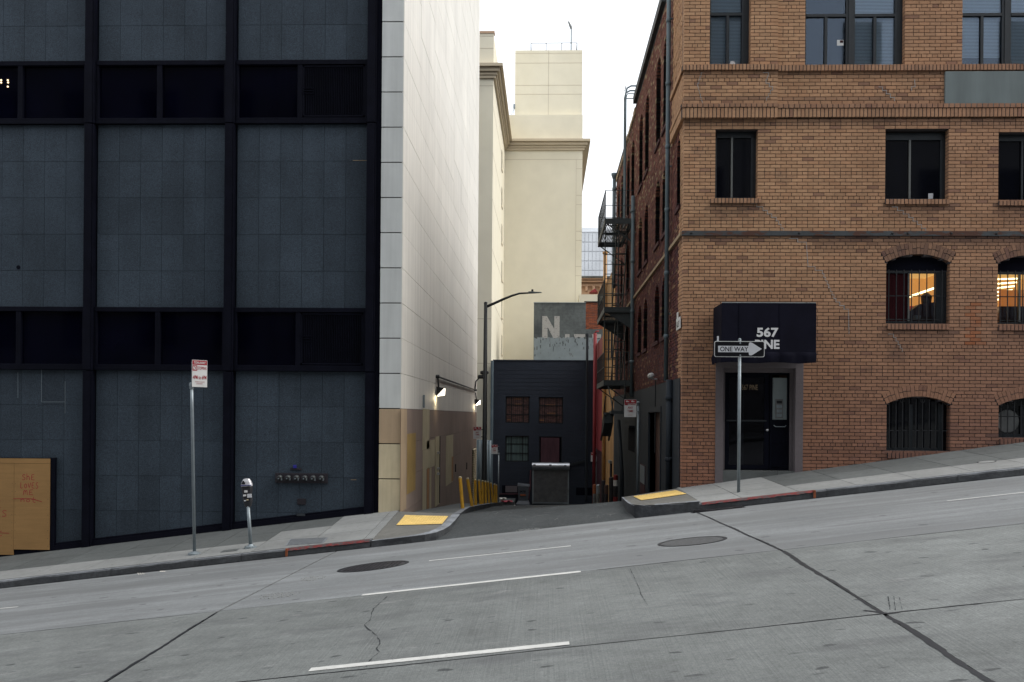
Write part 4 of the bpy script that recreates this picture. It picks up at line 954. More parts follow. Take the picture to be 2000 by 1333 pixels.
# ---- windows
def framed(name, x0, x1, z0, z1, y, m, bw=.05, dp=.07, parent=None):
    mb = MB(); mb.box(x0, x0+bw, y, y+dp, z0, z1); mb.box(x1-bw, x1, y, y+dp, z0, z1); mb.box(x0+bw, x1-bw, y, y+dp, z0, z0+bw); mb.box(x0+bw, x1-bw, y, y+dp, z1-bw, z1)
    return mb.build(name, m, parent or bb, bevel=.003)
for i, o in enumerate(W2):
    y = YF+.17; xm = o.x0+(o.x1-o.x0)*(.43 if i == 0 else .435); xr = o.x1-.06; zt = o.z1-.17
    w_ = framed('window', o.x0+.01, xr, o.z0+.002, o.z1-.01, y, 'window_frame')
    MB().box(o.x0+.06, xr-.05, y-.015, y+.05, zt, o.z1-.06).build('head_board', 'window_frame', w_)
    MB().box(xm-.025, xm+.012, y-.02, y+.06, o.z0+.05, zt).build('mullion', 'window_frame_light' if i < 2 else 'window_frame', w_)
    for a, c in ((o.x0+.06, xm-.025), (xm+.012, xr-.05)): MB().box(a, c, y+.03, y+.045, o.z0+.05, zt).build('pane', 'window_glass', w_)
    MB().box(xr, o.x1, y+.02, y+.06, o.z0, o.z1).build('side_board', 'window_frame', w_)
    MB().box(o.x0, o.x1, y+.08, y+.09, o.z0, o.z1).build('lining', 'room_dark', w_)
X, Z = P(1819, 387, YF+.15); mb = MB(); mb.box(X-.05, X+.05, YF+.185, YF+.193, W2[1].z0+.055, W2[1].z0+.17); mb.build('paper_box', 'letter_grey', bb)
def slats(x0, x1, z0, z1, y, parent, broken=False):
    n = int((z1-z0)/.030); mb = MB()
    for k in range(n):
        zz = z0+(z1-z0)*k/n; mb.prism([(x0, y, zz), (x0, y+.010, zz+.026), (x0, y+.012, zz+.026), (x0, y+.002, zz)], (x1-x0, 0, 0))
    mb.build('blind', 'blind', parent, kind='stuff')
for i, o in enumerate(W3):
    y = YF+.15; units = [(o.x0, o.x1-.10)] if i == 0 else [(o.x0, o.x0+(o.x1-o.x0)*.455), (o.x0+(o.x1-o.x0)*.495, o.x1-.11)]
    zr1 = fz(23 if i == 0 else 25, 1400 if i == 0 else 1660)
    for u, (a, c) in enumerate(units):
        w_ = framed('window', a, c, o.z0, o.z1, y, 'window_frame', .055, .08)
        MB().box(a+.055, c-.055, y-.012, y+.07, zr1-.03, zr1+.03).build('transom', 'window_frame', w_)
        xm = (a+c)/2+(.03 if i == 0 else 0); MB().box(xm-.03, xm+.03, y-.008, y+.07, o.z0+.055, zr1-.03).build('mullion', 'window_frame', w_)
        for q, r, z0, z1 in ((a+.055, xm-.03, o.z0+.055, zr1-.03), (xm+.03, c-.055, o.z0+.055, zr1-.03), (a+.055, c-.055, zr1+.03, o.z1-.055)):
            MB().box(q, r, y+.035, y+.041, z0, z1).build('pane', 'clear_glass', w_)
        if not (i == 1 and u == 0): slats(a+.06, c-.06, o.z0+(.30 if i == 2 and u == 0 else .06), o.z1-.06, y+.09, w_)
        MB().box(a, c, y+.24, y+.25, o.z0, o.z1).build('lining', 'room_dark', w_)
        if i == 1 and u == 0:
            X, Z = P(1642, 83, y); MB().box(X-.07, X+.07, y+.028, y+.033, Z-.06, Z+.06).build('flag_card', 'sign_white', w_)
            MB().box(X-.01, X+.06, y+.024, y+.028, Z, Z+.05).build('flag_corner', 'curtain_maroon', w_)
        if i == 0:
            X, Z = P(1431, 124, y); mb = MB(); mb.lathe([(.058, 0), (.058, .02)], (X, y+.012, Z), 8, 'y'); mb.build('white_knob', 'sign_white', w_)
    if i: MB().box(units[0][1], units[1][0], y-.015, y+.09, o.z0, o.z1).build('mullion_post', 'window_frame', bb)
    MB().box(units[-1][1], o.x1, y+.01, y+.09, o.z0, o.z1).build('side_board', 'window_frame', bb)
def bars(o, y, nb, zrails, parent, rings=False):
    for k in range(nb):
        x = o.x0+.08+(o.x1-o.x0-.22)*k/(nb-1); q = o.inner(o.zs+.001); top = o.cz+math.sqrt(max(.01, o.R**2-(x-o.cx)**2))-.03
        mb = MB(); mb.box(x-.009, x+.009, y, y+.018, o.z0+.01, (top if rings else zrails[-1]+.03)); mb.build('bar', 'iron_black', parent, fix=False)
    for z in zrails: MB().box(o.x0, o.x1-.04, y+.018, y+.034, z-.010, z+.010).build('rail', 'iron_black', parent, fix=False)
    if rings:
        for f_ in (.26, .58):
            xx = o.x0+(o.x1-o.x0)*f_; zz = o.zt-.055-.012; mb = MB(); mb.tube([(xx+.04*math.cos(t*.5236), y, zz+.04*math.sin(t*.5236)-.02) for t in range(13)], .007, 6); mb.build('scroll', 'iron_black', parent)
def arch_panel(o, y, th, m, name, parent, zlow=None):
    n = 16; pts = [(o.x0, y, zlow or o.z0), (o.x1, y, zlow or o.z0)]
    for k in range(n+1):
        t = o.half-2*o.half*k/n; pts.append((o.cx+o.R*math.sin(t), y, o.cz+o.R*math.cos(t)))
    return MB().prism(pts, (0, th, 0)).build(name, m, parent)
for i, o in enumerate(A1):                      # lit first-floor windows
    y = YF+.17; zh = o.z0+(o.zs-o.z0)*.84; xr = o.x1-.18
    w_ = framed('window', o.x0+.01, xr, o.z0+.01, zh+.05, y, 'window_frame')
    arch_panel(o, y-.01, .05, 'joint_black', 'arch_panel', w_, zh+.052)
    xm = o.x0+.535
    MB().box(xm-.02, xm+.015, y-.015, y+.06, o.z0+.06, zh).build('mullion', 'window_frame_light', w_)
    if i == 0: MB().box(o.x0+.06, xm-.02, y+.03, y+.036, o.z0+.06, zh).build('curtain', 'curtain_maroon', w_)
    xa = xm if i == 0 else o.x0+.06
    MB().box(xa+.016, xr-.05, y+.01, y+.016, o.z0+.06, zh).build('pane', 'clear_glass', w_)
    MB().box(xr, o.x1, y+.02, y+.06, o.z0, zh+.05).build('side_board', 'window_frame', w_)
    bars(o, YF+.06, 8 if i == 0 else 8, (o.z0+.09, o.z0+.59, zh+.03), w_)
    # the room behind, its surfaces glowing in place of lamplight
    x0, x1, y0, y1, z0, z1 = o.x0-.5, o.x1+.9, y+.10, y+2.6, o.z0-.4, zh+.25
    rm = MB(); rm.box(x0, x1, y1, y1+.02, z0, z1); rm.box(x1, x1+.02, y0, y1, z0, z1); rm.box(x0-.02, x0, y0, y1, z0, z1); rm.build('room_wall', 'room_wall', w_)
    MB().box(x0, x1, y0, y1, z1, z1+.02).build('room_ceiling', 'room_ceiling', w_); MB().box(x0, x1, y0, y1, z0-.02, z0).build('room_floor', 'desk_dark', w_)
    if i == 0:
        mb = MB(); mb.tube([(xm+.25, y+.9, zh-.42), (xr+.25, y+.55, zh-.20)], .022, 8); mb.build('tube_lamp', 'room_tube', w_)
        MB().box(xm+.1, xm+.55, y+1.6, y+1.9, z0, zh-.55).build('cupboard', 'room_orange', w_)
        mb = MB(); mb.lathe([(.05, -.2), (.24, -.1), (.27, 0), (.22, .08), (.05, .10)], (xm+.30, y+.9, zh-.70), 14); mb.build('red_seat', 'room_red', w_, smooth=True)
        mb = MB(); mb.prism([(xm+.02, y+.30, o.z0), (xr+.2, y+.30, o.z0), (xr+.2, y+.30, zh-.55), (xm+.35, y+.30, zh-.62), (xm+.02, y+.30, zh-.86)], (0, .3, 0)); mb.build('desk', 'desk_dark', w_)
        mb = MB(); mb.lathe([(.03, -.15), (.10, -.12), (.12, .05), (.05, .12)], (xr-.06, y+.5, zh-.48), 12); mb.build('desk_lamp', 'window_frame', w_)
        MB().box(xm+.20, xm+.34, y+.22, y+.27, o.z0+.14, o.z0+.21).build('paper_tray', 'mural_pale', w_)
    else:
        for k in range(6):
            mb = MB(); mb.tube([(o.x0-.2, y+.7+.1*k, zh-.03-.11*k), (o.x0+.75, y+.5+.1*k, zh-.02-.07*k)], .018, 6); mb.build('tube_lamp', 'room_tube', w_)
        MB().box(o.x0+.32, xr, y+.4, y+.5, o.z0, zh-.28).build('cupboard', 'room_orange', w_)
        MB().box(o.x0+.20, xr, y+.2, y+.3, o.z0, o.z0+.42).build('desk', 'desk_dark', w_)
        mb = MB(); mb.lathe([(.06, 0), (.07, .02), (.03, .09)], (o.x0+.12, y+.3, zh-.75), 10); mb.build('bulb_lamp', 'room_tube', w_)
for i, o in enumerate(A0):                      # dark basement windows
    y = YF+.17; w_ = arch_panel(o, y+.05, .02, 'window_glass', 'window', bb)
    mb = MB(); mb.box(o.x0, o.x1-.1, y, y+.05, o.z0, o.z0+.09); mb.box(o.x0, o.x0+.06, y, y+.05, o.z0+.09, o.zs); mb.box(o.x1-.2, o.x1-.1, y, y+.05, o.z0+.09, o.zs); mb.box(o.cx-.12, o.cx-.06, y, y+.05, o.z0+.09, o.zs); mb.build('frame', 'window_frame', w_)
    bars(o, YF+.06, 9, (o.z0+.46,), w_, True)
    if i: mb = MB(); mb.lathe([(.24, 0), (.25, .01), (.12, .02)], (o.x0+.28, y+.035, o.z0+.36), 14, 'y'); mb.build('whitewash', 'shutter_grey', w_)
# ---- entrance
zs_ = fz(918, 1470); dx0, dx1, dzt = DOOR.x0, DOOR.x1, fz(706, 1480)
ent = framed('entrance', dx0, dx1, zbaseR(dx0)-.3, dzt+.02, YF-.02, 'surround_mauve', .165, .30)
ix0, ix1, izt = fx(1414, 800), fx(1551, 800), fz(727.5, 1480)
iy = YF+.26
MB().box(ix0-.02, ix1+.02, iy-.13, iy+.10, izt, izt+.3).build('head', 'surround_mauve', ent)
MB().box(ix0-.02, ix0+.045, iy-.12, iy+.10, zs_-.02, izt).build('jamb', 'surround_mauve', ent); MB().box(ix1-.045, ix1+.04, iy-.12, iy+.10, zs_-.02, izt).build('jamb', 'surround_mauve', ent)
st = MB(); st.hexa([(dx0+.166, YF-.012, zbaseR(dx0)-.3), (dx1-.166, YF-.012, zbaseR(dx1)-.3), (dx1-.166, iy+.1, zbaseR(dx1)-.3), (dx0+.166, iy+.1, zbaseR(dx0)-.3)], [(dx0+.166, YF-.012, zs_-.022), (dx1-.166, YF-.012, zs_-.022), (dx1-.166, iy+.1, zs_-.022), (dx0+.166, iy+.1, zs_-.022)])
st.build('step', 'walk_dark', ent)
lx0, lx1 = ix0+.05, PX(1502, iy, 800); rx0, rx1 = lx1+.01, ix1-.05
leaf = framed('door', lx0, lx1-.005, zs_-.01, izt-.005, iy-.03, 'black_metal', .10, .06, ent)
MB().box(lx0+.10, lx1-.10, iy-.005, iy+.002, zs_+.09, izt-.105).build('pane', 'door_glass', leaf)
zm = PZ(822, iy, 1450); MB().box(lx0+.05, lx1-.06, iy-.05, iy-.028, zm-.016, zm+.016).build('push_bar', 'window_frame', leaf)
mb = MB(); mb.lathe([(.012, 0), (.012, -.03), (.028, -.035), (.028, -.055), (.01, -.062)], (lx1-.05, iy-.03, PZ(840.5, iy, 1500)), 12, 'y'); mb.build('knob', 'steel_bright', leaf, smooth=True)
X0, Z0_ = P(1449, 762, iy); X1, Z1_ = P(1480, 752, iy); mb = MB(); mb.text('567 PINE', (X0, iy-.007, Z0_), (X1-X0, 0, 0), (0, 0, Z1_-Z0_)); mb.build('door_lettering', 'stone_ledge', leaf, fix=False)
MB().box(lx0, rx1, iy+.9, iy+.92, zs_-.1, izt).build('lobby_back', 'room_dark', ent); mb = MB(); mb.box(lx0+.36, lx0+.52, iy+.5, iy+.52, zs_, izt); mb.build('lobby_post', 'galvanised', ent)
MB().box(lx0+.52, lx1, iy+.5, iy+.52, PZ(775, iy), izt).build('lobby_panel', 'curtain_maroon', ent); MB().box(lx0, rx1, iy+.1, iy+.9, zs_-.06, zs_-.04).build('lobby_floor', 'walk_dark', ent)
MB().box(lx0-.06, lx0-.05, iy+.1, iy+.9, zs_, izt).build('lobby_side', 'room_dark', ent)
sdl = framed('side_light', rx0, rx1, zs_-.01, izt-.005, iy-.03, 'black_metal', .045, .06, ent)
zp0, zp1 = PZ(820, iy, 1520), PZ(738.5, iy, 1520); MB().box(rx0+.06, rx1-.045, iy-.012, iy+.01, zp0, zp1).build('intercom_panel', 'mural_pale', sdl)
ip = MB().box(rx0+.12, rx1-.13, iy-.03, iy-.0125, zp0+.03, zp0+.44).build('intercom', 'shutter_grey', sdl, bevel=.003)
for k in range(4): MB().box(rx0+.145, rx1-.155, iy-.037, iy-.0305, zp0+.06+.095*k, zp0+.12+.095*k).build('button_panel', 'galvanised' if k < 3 else 'iron_black', ip)
MB().box(rx0+.046, rx1-.046, iy-.01, iy+.0, zs_+.05, zp0-.002).build('lower_panel', 'black_metal', sdl)
MB().box(rx0+.046, rx1-.046, iy-.03, iy-.0105, PZ(864, iy, 1520)-.02, PZ(864, iy, 1520)+.02).build('rail', 'black_metal', sdl)
mb = MB(); mb.tube([(rx0+.09, iy-.02, PZ(827, iy)), (rx0+.12, iy-.055, PZ(829.5, iy)), (rx1-.09, iy-.055, PZ(829.5, iy)), (rx1-.06, iy-.02, PZ(827, iy))], .010, 6); mb.build('handle', 'galvanised', sdl)
# ---- awning over the entrance
YA = 20.25; ax0, ax1 = PX(1409, YA, 650), PX(1594.5, YA, 650); azt, azb = PZ(592.5, YA, 1500), PZ(709, YA, 1500); azv = PZ(690, YA, 1500)
aw_ = thing('awning', 'black box awning over the entrance reading 567 PINE', 'awning', ((ax0+ax1)/2, YF, azb))
mb = MB(); mb.box(ax0, ax1, YA, YF-.05, azv, azt); bx = mb.build('canopy', 'awning_cloth', aw_, bevel=.008)
n = 30; v = []
for k in range(n+1):
    x = ax0-.015+(ax1-ax0+.02)*k/n; wv = .018*math.sin(k*1.1)+.014*math.sin(k*2.7+1)
    v += [(x, YA-.012, azv+.02), (x, YA-.03+wv, azv-.05), (x, YA-.004+wv*.6, azb+.012*math.sin(k*.45))]
mb = MB(); mb._add(v, [(3*k+j, 3*k+3+j, 3*k+4+j, 3*k+1+j) for k in range(n) for j in range(2)])
v = []
for k in range(11):
    y = YA-.012+(YF-.05-YA)*k/10; wv = .02*math.sin(k*1.7)
    v += [(ax0-.012, y, azv+.02), (ax0-.02+wv, y, azv-.06), (ax0-.01+wv*.5, y, azb+.01)]
mb._add(v, [(3*k+j, 3*k+3+j, 3*k+4+j, 3*k+1+j) for k in range(10) for j in range(2)]); mb.build('valance', 'awning_cloth', aw_, smooth=True)
for px in (1443, 1522): xx = PX(px, YA, 640); MB().box(xx-.006, xx+.006, YA-.006, YA-.001, azv, azt-.01).build('seam', 'black_metal', aw_)
MB().box(ax0+.01, ax1-.01, YA+.01, YA+.05, azt+.004, azt+.02).build('top_trim', 'mural_pale', aw_)
for s_, px0, px1, y0, y1 in (('567', 1478, 1520.5, 640, 659), ('PINE', 1474.5, 1522.5, 664, 682)):
    X0, Z1_ = P(px0, y0, YA-.01); X1, Z0_ = P(px1, y1, YA-.01); mb = MB(); mb.text(s_, (X0, YA-.006, Z0_), (X1-X0, 0, 0), (0, 0, Z1_-Z0_), .003); mb.build('lettering', 'letter_white', aw_, fix=False, label='white lettering '+s_)
# ---- pale repaired cracks stepping through the joints
def stepcrack(pix, m='mortar_pale'):
    mb = MB(); cur = None
    for (ax_, ay), (bx_, by) in zip(pix, pix[1:]):
        n = max(1, int(round(abs(by-ay)/6.85)))
        for k in range(n):
            xa, xb = ax_+(bx_-ax_)*k/n, ax_+(bx_-ax_)*(k+1)/n; ya, yb = ay+(by-ay)*k/n, ay+(by-ay)*(k+1)/n
            X0, Z0_ = P(xa, ya, YF); X1, Z1_ = P(xb, yb, YF); j = rnd.uniform(.007, .013)
            Z0_ = -.1+round((Z0_+.1)/CP)*CP; Z1_ = -.1+round((Z1_+.1)/CP)*CP
            yo = YF-.051 if (ay < 213 and X0 < XS) else YF-.006
            if abs(X1-X0) > .01: mb.box(min(X0, X1), max(X0, X1), yo, yo+.02, Z0_-j/2, Z0_+j/2)
            if abs(Z1_-Z0_) > .01: mb.box(X1-j/2, X1+j/2, yo-.001, yo+.019, min(Z0_, Z1_)-j/2, max(Z0_, Z1_)+j/2)
    mb.build('mortar_repair', m, bb, fix=False)
stepcrack([(1466, 401), (1490, 412), (1516, 433), (1530, 452)]); stepcrack([(1541, 464), (1575, 480), (1578, 520), (1606, 535), (1625, 575), (1640, 600), (1657, 612), (1658, 655)])
stepcrack([(1742, 403), (1775, 425), (1808, 453)]); stepcrack([(1735, 650), (1750, 668), (1762, 690)]); stepcrack([(1489, 142), (1500, 150), (1495, 165), (1508, 178), (1496, 200)]); stepcrack([(1371, 145), (1362, 170), (1371, 204)])
stepcrack([(1716, 168), (1731, 182), (1747, 196)], 'mortar_pale'); stepcrack([(1786, 155), (1787, 170), (1780, 176)])
# ================================================================== alley side of the brick building
sz = lambda px, py: S(px, py, XR)
def sarch(y0, y1, z0, z1): return Arch(y0, y1, z0, z1-.30, z1, .0)
SO = []
pairs = [(24.2, 25.35), (25.9, 27.0), (28.9, 30.05), (30.75, 31.95), (33.7, 34.9), (35.6, 36.8), (38.6, 39.7), (40.4, 41.5)]
for p in pairs:
    for z0, z1 in ((3.98, 5.5), (6.55, 8.25), (9.2, 11.5)): SO.append(sarch(p[0], p[1], z0, z1))
SO.append(sarch(21.95, 22.55, 6.65, 8.2))
DR = Rect(25.1, 28.0, -5, PZ(805, 25.1, 1290))
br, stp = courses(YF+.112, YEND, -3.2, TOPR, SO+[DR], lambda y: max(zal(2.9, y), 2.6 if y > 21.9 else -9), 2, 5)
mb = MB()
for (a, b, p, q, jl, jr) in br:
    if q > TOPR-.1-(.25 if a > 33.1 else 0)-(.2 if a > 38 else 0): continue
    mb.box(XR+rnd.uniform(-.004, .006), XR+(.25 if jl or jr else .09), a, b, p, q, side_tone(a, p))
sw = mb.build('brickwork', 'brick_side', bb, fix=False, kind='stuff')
mb = MB()
for (a, b, p, q) in stp: mb.box(XR+.012, XR+.30, a, b, p, q)
mb.build('mortar_bed', 'mortar', bb, fix=False, kind='stuff')
for o in SO:
    w_ = MB().box(XR+.24, XR+.28, o.x0-.05, o.x1+.05, o.z0-.05, o.zt+.05).build('window', 'dark_glass', bb)
    m_ = MB(); m_.box(XR+.21, XR+.24, (o.x0+o.x1)/2-.03, (o.x0+o.x1)/2+.03, o.z0, o.zt); m_.box(XR+.21, XR+.24, o.x0, o.x1, (o.z0+o.zt)/2-.03, (o.z0+o.zt)/2+.03); m_.build('frame', 'window_frame', w_)
    MB().box(XR-.05, XR+.1, o.x0-.08, o.x1+.08, o.z0-.10, o.z0-.01).build('sill', 'board_maroon' if o.z0 > 6 else 'brick_side', w_) if False else MB().box(XR-.045, XR+.1, o.x0-.08, o.x1+.08, o.z0-.10, o.z0-.01, (.06, .024, .026)).build('sill', 'brick_side', w_)
# wrap of the cornice bands round the corner
mb = MB()
for (z0, z1, out, stp_) in ((Zc, Zs0, .055, .082), (Zs0+.012, Zs1-.008, .07, .115), (Zp+.004, Zt_-.004, .055, .075)):
    n = int(1.95/stp_)
    for k in range(n): mb.box(XR-out-.02, XR+.05, YF+.06+k*stp_, YF+.06+(k+1)*stp_-.01, z0, z1, face_tone(3, 8))
n = int((Zp-Zs1)/CP)
for k in range(n): 
    for j in range(8): mb.box(XR-.035, XR+.05, YF+.07+j*.23+(k % 2)*.1, YF+.07+j*.23+.22+(k % 2)*.1, Zs1+k*CP, Zs1+(k+1)*CP-.012, face_tone(3, 8))
mb.build('corner_brickwork', 'brick_face', bb, fix=False, kind='stuff')
# pale ledge, in lengths
y = YF+.12
while y < 41:
    e = y+rnd.uniform(1.2, 2.2); MB().box(XR-.06, XR+.05, y+.006, e-.006, 5.88, 5.96).build('ledge', 'stone_ledge', bb, bevel=.004); y = e
# painted lower wall
gt = 2.83
mb = MB(); mb.box(XR-.022, XR+.02, 21.62, 25.0, -2.5, gt); mb.box(XR-.022, XR+.02, 28.1, YEND, -5, gt-.02); mb.box(XR-.022, XR+.02, 25.0, 28.1, DR.z1+.12, gt-.01)
mb.build('painted_wall', 'wall_grey_paint', bb)
dr = MB().box(XR+.17, XR+.22, 25.0, 28.1, -4, DR.z1+.02).build('door', 'door_brown', bb)
mb = MB(); mb.box(XR-.045, XR+.18, 28.0, 28.12, -4, DR.z1); mb.box(XR-.045, XR+.05, 24.98, 25.1, -4, DR.z1); mb.box(XR-.045, XR+.18, 24.98, 28.12, DR.z1, DR.z1+.14); mb.build('frame', 'wall_grey_paint', dr)
# second recess (window) farther down
a, z1 = sz(1241, 836); b, _ = sz(1229, 836); z0 = sz(1240, 884)[1]
MB().box(XR-.03, XR-.02, a, b, z0, z1).build('vent_opening', 'joint_black', bb)
MB().box(XR-.20, XR-.02, a, b, z1, z1+.06).build('vent_hood', 'wall_grey_paint', bb)
a, z1 = sz(1262, 910); b, _ = sz(1253, 910); z0 = sz(1256, 985)[1]; MB().box(XR-.035, XR-.021, a, b, z0, z1).build('meter_cover', 'red_dark', bb); MB().box(XR-.05, XR-.036, a+.03, b-.03, z1-.55, z1-.03).build('meter_face', 'galvanised', bb)
# coping and gutters along the parapet
MB().box(XR-.10, XR+.3, 25.0, 33.2, TOPR-.02, TOPR+.22).build('coping', 'iron_black', bb)
for k in range(12): MB().box(XR-.04, XR+.25, 33.3+k*.76, 33.3+k*.76+rnd.uniform(.5, .74), TOPR-.3-(.2 if k > 5 else 0), TOPR-.2-(.2 if k > 5 else 0)+rnd.uniform(0, .1)).build('coping_stone', 'stone_ledge', bb)
# drainpipes
def pipe(px, ytop, ybot, r, m, head=False, x=None, joints=4):
    Y, zt = S(px, ytop, XR-.09); z0 = zal(2.8, Y)-.1 if ybot is None else S(px, ybot, XR-.09)[1]
    mb = MB(); mb.tube([(XR-.09, Y, z0), (XR-.09, Y, zt)], r, 12)
    for k in range(joints): zz = z0+(zt-z0)*(k+.7)/joints; mb.lathe([(r*1.02, -.05), (r*1.22, -.045), (r*1.22, .045), (r*1.02, .05)], (XR-.09, Y, zz), 12)
    if head: mb.lathe([(r, -.05), (r*1.8, .12), (r*1.8, .2)], (XR-.09, Y, zt), 10)
    o = mb.build('drainpipe', m, bb, smooth=True)
    for k in range(3): zz = z0+(zt-z0)*(k+.45)/3; MB().box(XR-.10, XR+.01, Y-.02, Y+.02, zz, zz+.03).build('bracket', m, o)
    return Y
pipe(1307.5, -120, 742, .052, 'pipe_paint', joints=7); pipe(1307.5, 742, None, .075, 'wall_grey_paint', joints=2)
pipe(1236.5, 383, 775, .062, 'pipe_paint', joints=4); pipe(1200, 348, 560, .075, 'pipe_paint', True, joints=3)
mb = MB(); Y, z = S(1208, 822, XR-.25); mb.tube([(XR-.25, Y, z), (XR-.22, Y-.9, z-1.3), (XR-.2, Y-1.2, z-1.9), (XR-.2, Y-1.25, zal(2.7, Y-1.2)-.1)], .07, 10); mb.build('drainpipe', 'wall_grey_paint', bb, smooth=True)
# alley name plate on the corner
Y0, z1 = S(1338, 617, XR-.03); 
t = thing('alley_name_sign', 'small white alley name plate on the brick corner', 'sign', (XR-.03, 21.75, 4.0))
za, zb_ = S(1331, 640, XR-.04)[1], S(1331, 617, XR-.04)[1]
MB().box(XR-.05, XR-.035, 21.40, 22.05, za, zb_).build('plate', 'sign_white', t); MB().box(XR-.05, XR-.035, 21.75, 21.98, zb_, zb_+.13).build('top_plate', 'sign_white', t)
mb = MB(); mb.text('ALLEY', (XR-.052, 21.97, za+.05), (0, -.45, 0), (0, 0, .13)); mb.build('lettering', 'sign_black', t, fix=False)
# security camera on the side wall
Y, z = S(1272, 736, XR-.2)
t = thing('security_camera', 'white security camera on the brick alley wall above the grey door', 'camera', (XR-.02, Y, z))
mb = MB(); mb.tube([(XR-.02, Y+.3, z-.06), (XR-.15, Y+.2, z-.05)], .02, 8); mb.build('arm', 'camera_white', t)
mb = MB(); mb.lathe([(.05, -.22), (.075, -.18), (.08, .15), (.05, .2)], (XR-.2, Y+.05, z+.02), 10, 'y'); mb.build('camera_body', 'camera_white', t, smooth=True)
mb = MB(); mb.tube([(XR-.03, Y+.55, z-.08), (XR-.03, Y+.55, z-2.0)], .018, 6); mb.build('cable', 'window_frame', t)
# ================================================================== FIRE ESCAPE
X0f, X1f, Y0f, Y1f = 1.87, 2.80, 33.0, 37.6
fe = thing('fire_escape', 'dark iron fire escape with three railed platforms on the brick alley wall', 'fire escape', (2.4, 35, 3))
LV = [PZ(428, Y0f, 1200), PZ(601, Y0f, 1200), PZ(744, Y0f, 1200)]
def rod(mb, a, b, w_=.02):
    mb.tube([a, b], w_, 6); return mb
for li, z in enumerate(LV):
    mb = MB(); mb.box(X0f, X1f, Y0f, Y0f+.06, z-.16, z+.02); mb.box(X0f, X1f, Y1f-.06, Y1f, z-.16, z+.02); mb.box(X0f, X0f+.06, Y0f+.06, Y1f-.06, z-.16, z+.02); mb.box(X1f-.06, X1f, Y0f+.06, Y1f-.06, z-.16, z+.02)
    pf = mb.build('platform', 'fire_escape_paint', fe)
    for k in range(15):
        x = X0f+.075+k*.055; MB().box(x-.012, x+.012, Y0f+.06, Y1f-.06, z-.03, z+.005).build('grating_bar', 'fire_escape_paint', pf, fix=False)
    for k in range(3): yy = Y0f+.1+k*(Y1f-Y0f-.26)/2; MB().box(X0f, X1f, yy, yy+.05, z-.10, z-.035).build('cross_beam', 'fire_escape_paint', pf)
    for yy in (Y0f+.08, Y1f-.12):
        mb = MB(); mb.prism([(X0f+.08, yy, z-.16), (X1f+.06, yy, z-.16), (X1f+.06, yy, z-.75)], (0, .04, 0)) if li == 1 else mb.tube([(X0f+.1, yy, z-.16), (X1f+.06, yy, z-.8)], .022, 6); mb.build('wall_bracket', 'fire_escape_paint', pf)
    mb = MB(); H = .95
    for h in (.45, H):
        rod(mb, (X0f+.02, Y0f+.02, z+h), (X0f+.02, Y1f-.02, z+h), .016); rod(mb, (X0f+.02, Y0f+.02, z+h), (X1f, Y0f+.02, z+h), .012); rod(mb, (X0f+.02, Y1f-.02, z+h), (X1f, Y1f-.02, z+h), .014)
    rl = mb.build('railing', 'fire_escape_paint', fe)
    for k in range(9): yy = Y0f+.02+k*(Y1f-Y0f-.04)/8; m2 = MB(); rod(m2, (X0f+.02, yy, z), (X0f+.02, yy, z+H), .016); m2.build('baluster', 'fire_escape_paint', rl)
    for k in range(1, 4 if li < 2 else 7): xx = X0f+.02+k*(X1f-X0f)/(4 if li < 2 else 7); m2 = MB(); rod(m2, (xx, Y0f+.02, z), (xx, Y0f+.02, z+H), .011 if li < 2 else .018); m2.build('baluster', 'fire_escape_paint', rl)
def ladder(xa, xb, y, z0, z1, r=.022, n=None):
    mb = MB(); rod(mb, (xa, y, z0), (xa, y, z1), r); rod(mb, (xb, y, z0), (xb, y, z1), r); L = mb.build('ladder', 'fire_escape_paint', fe)
    n = n or int((z1-z0)/.30)
    for k in range(n): zz = z0+(z1-z0)*(k+.5)/n; m2 = MB(); rod(m2, (xa, y, zz), (xb, y, zz), .014); m2.build('rung', 'fire_escape_paint', L)
ladder(1.90, 2.34, Y0f+.25, LV[1], LV[0]); ladder(1.90, 2.34, Y0f+.25, LV[2], LV[1])
# inclined stair flights between the platforms
for a, b in ((0, 1), (1, 2)):
    za, zb_ = LV[a], LV[b]; mb = MB(); 
    for xx in (2.35, 2.72): mb.prism([(xx, Y0f+1.2, za-.02), (xx, Y0f+1.4, za-.02), (xx, Y1f-.4, zb_+.02), (xx, Y1f-.6, zb_+.02)], (.035, 0, 0))
    fl = mb.build('stair_flight', 'fire_escape_paint', fe)
    for k in range(9): t = (k+.5)/9; m2 = MB(); m2.box(2.385, 2.72, Y0f+1.2+t*(Y1f-Y0f-1.7), Y0f+1.4+t*(Y1f-Y0f-1.7), za+(zb_-za)*t-.015, za+(zb_-za)*t+.01); m2.build('tread', 'fire_escape_paint', fl)
# roof ladder with hooped top
mb = MB(); zt = PZ(172, 34.4, 1215)
for yy in (34.2, 34.7):
    mb.tube([(2.62, yy, LV[0]), (2.62, yy, zt-.25), (2.66, yy, zt-.08), (2.80, yy, zt), (3.15, yy, zt), (3.2, yy, zt-.1), (3.2, yy, TOPR)], .03, 8)
    mb.tube([(2.62, yy, zt-.45), (2.68, yy, zt-.27), (3.15, yy, zt-.27)], .02, 6)
rlf = mb.build('roof_ladder', 'pipe_paint', fe)
for k in range(15): zz = LV[0]+.3+k*.32; m2 = MB(); rod(m2, (2.62, 34.2, zz), (2.62, 34.7, zz), .014); m2.build('rung', 'fire_escape_paint', rlf)
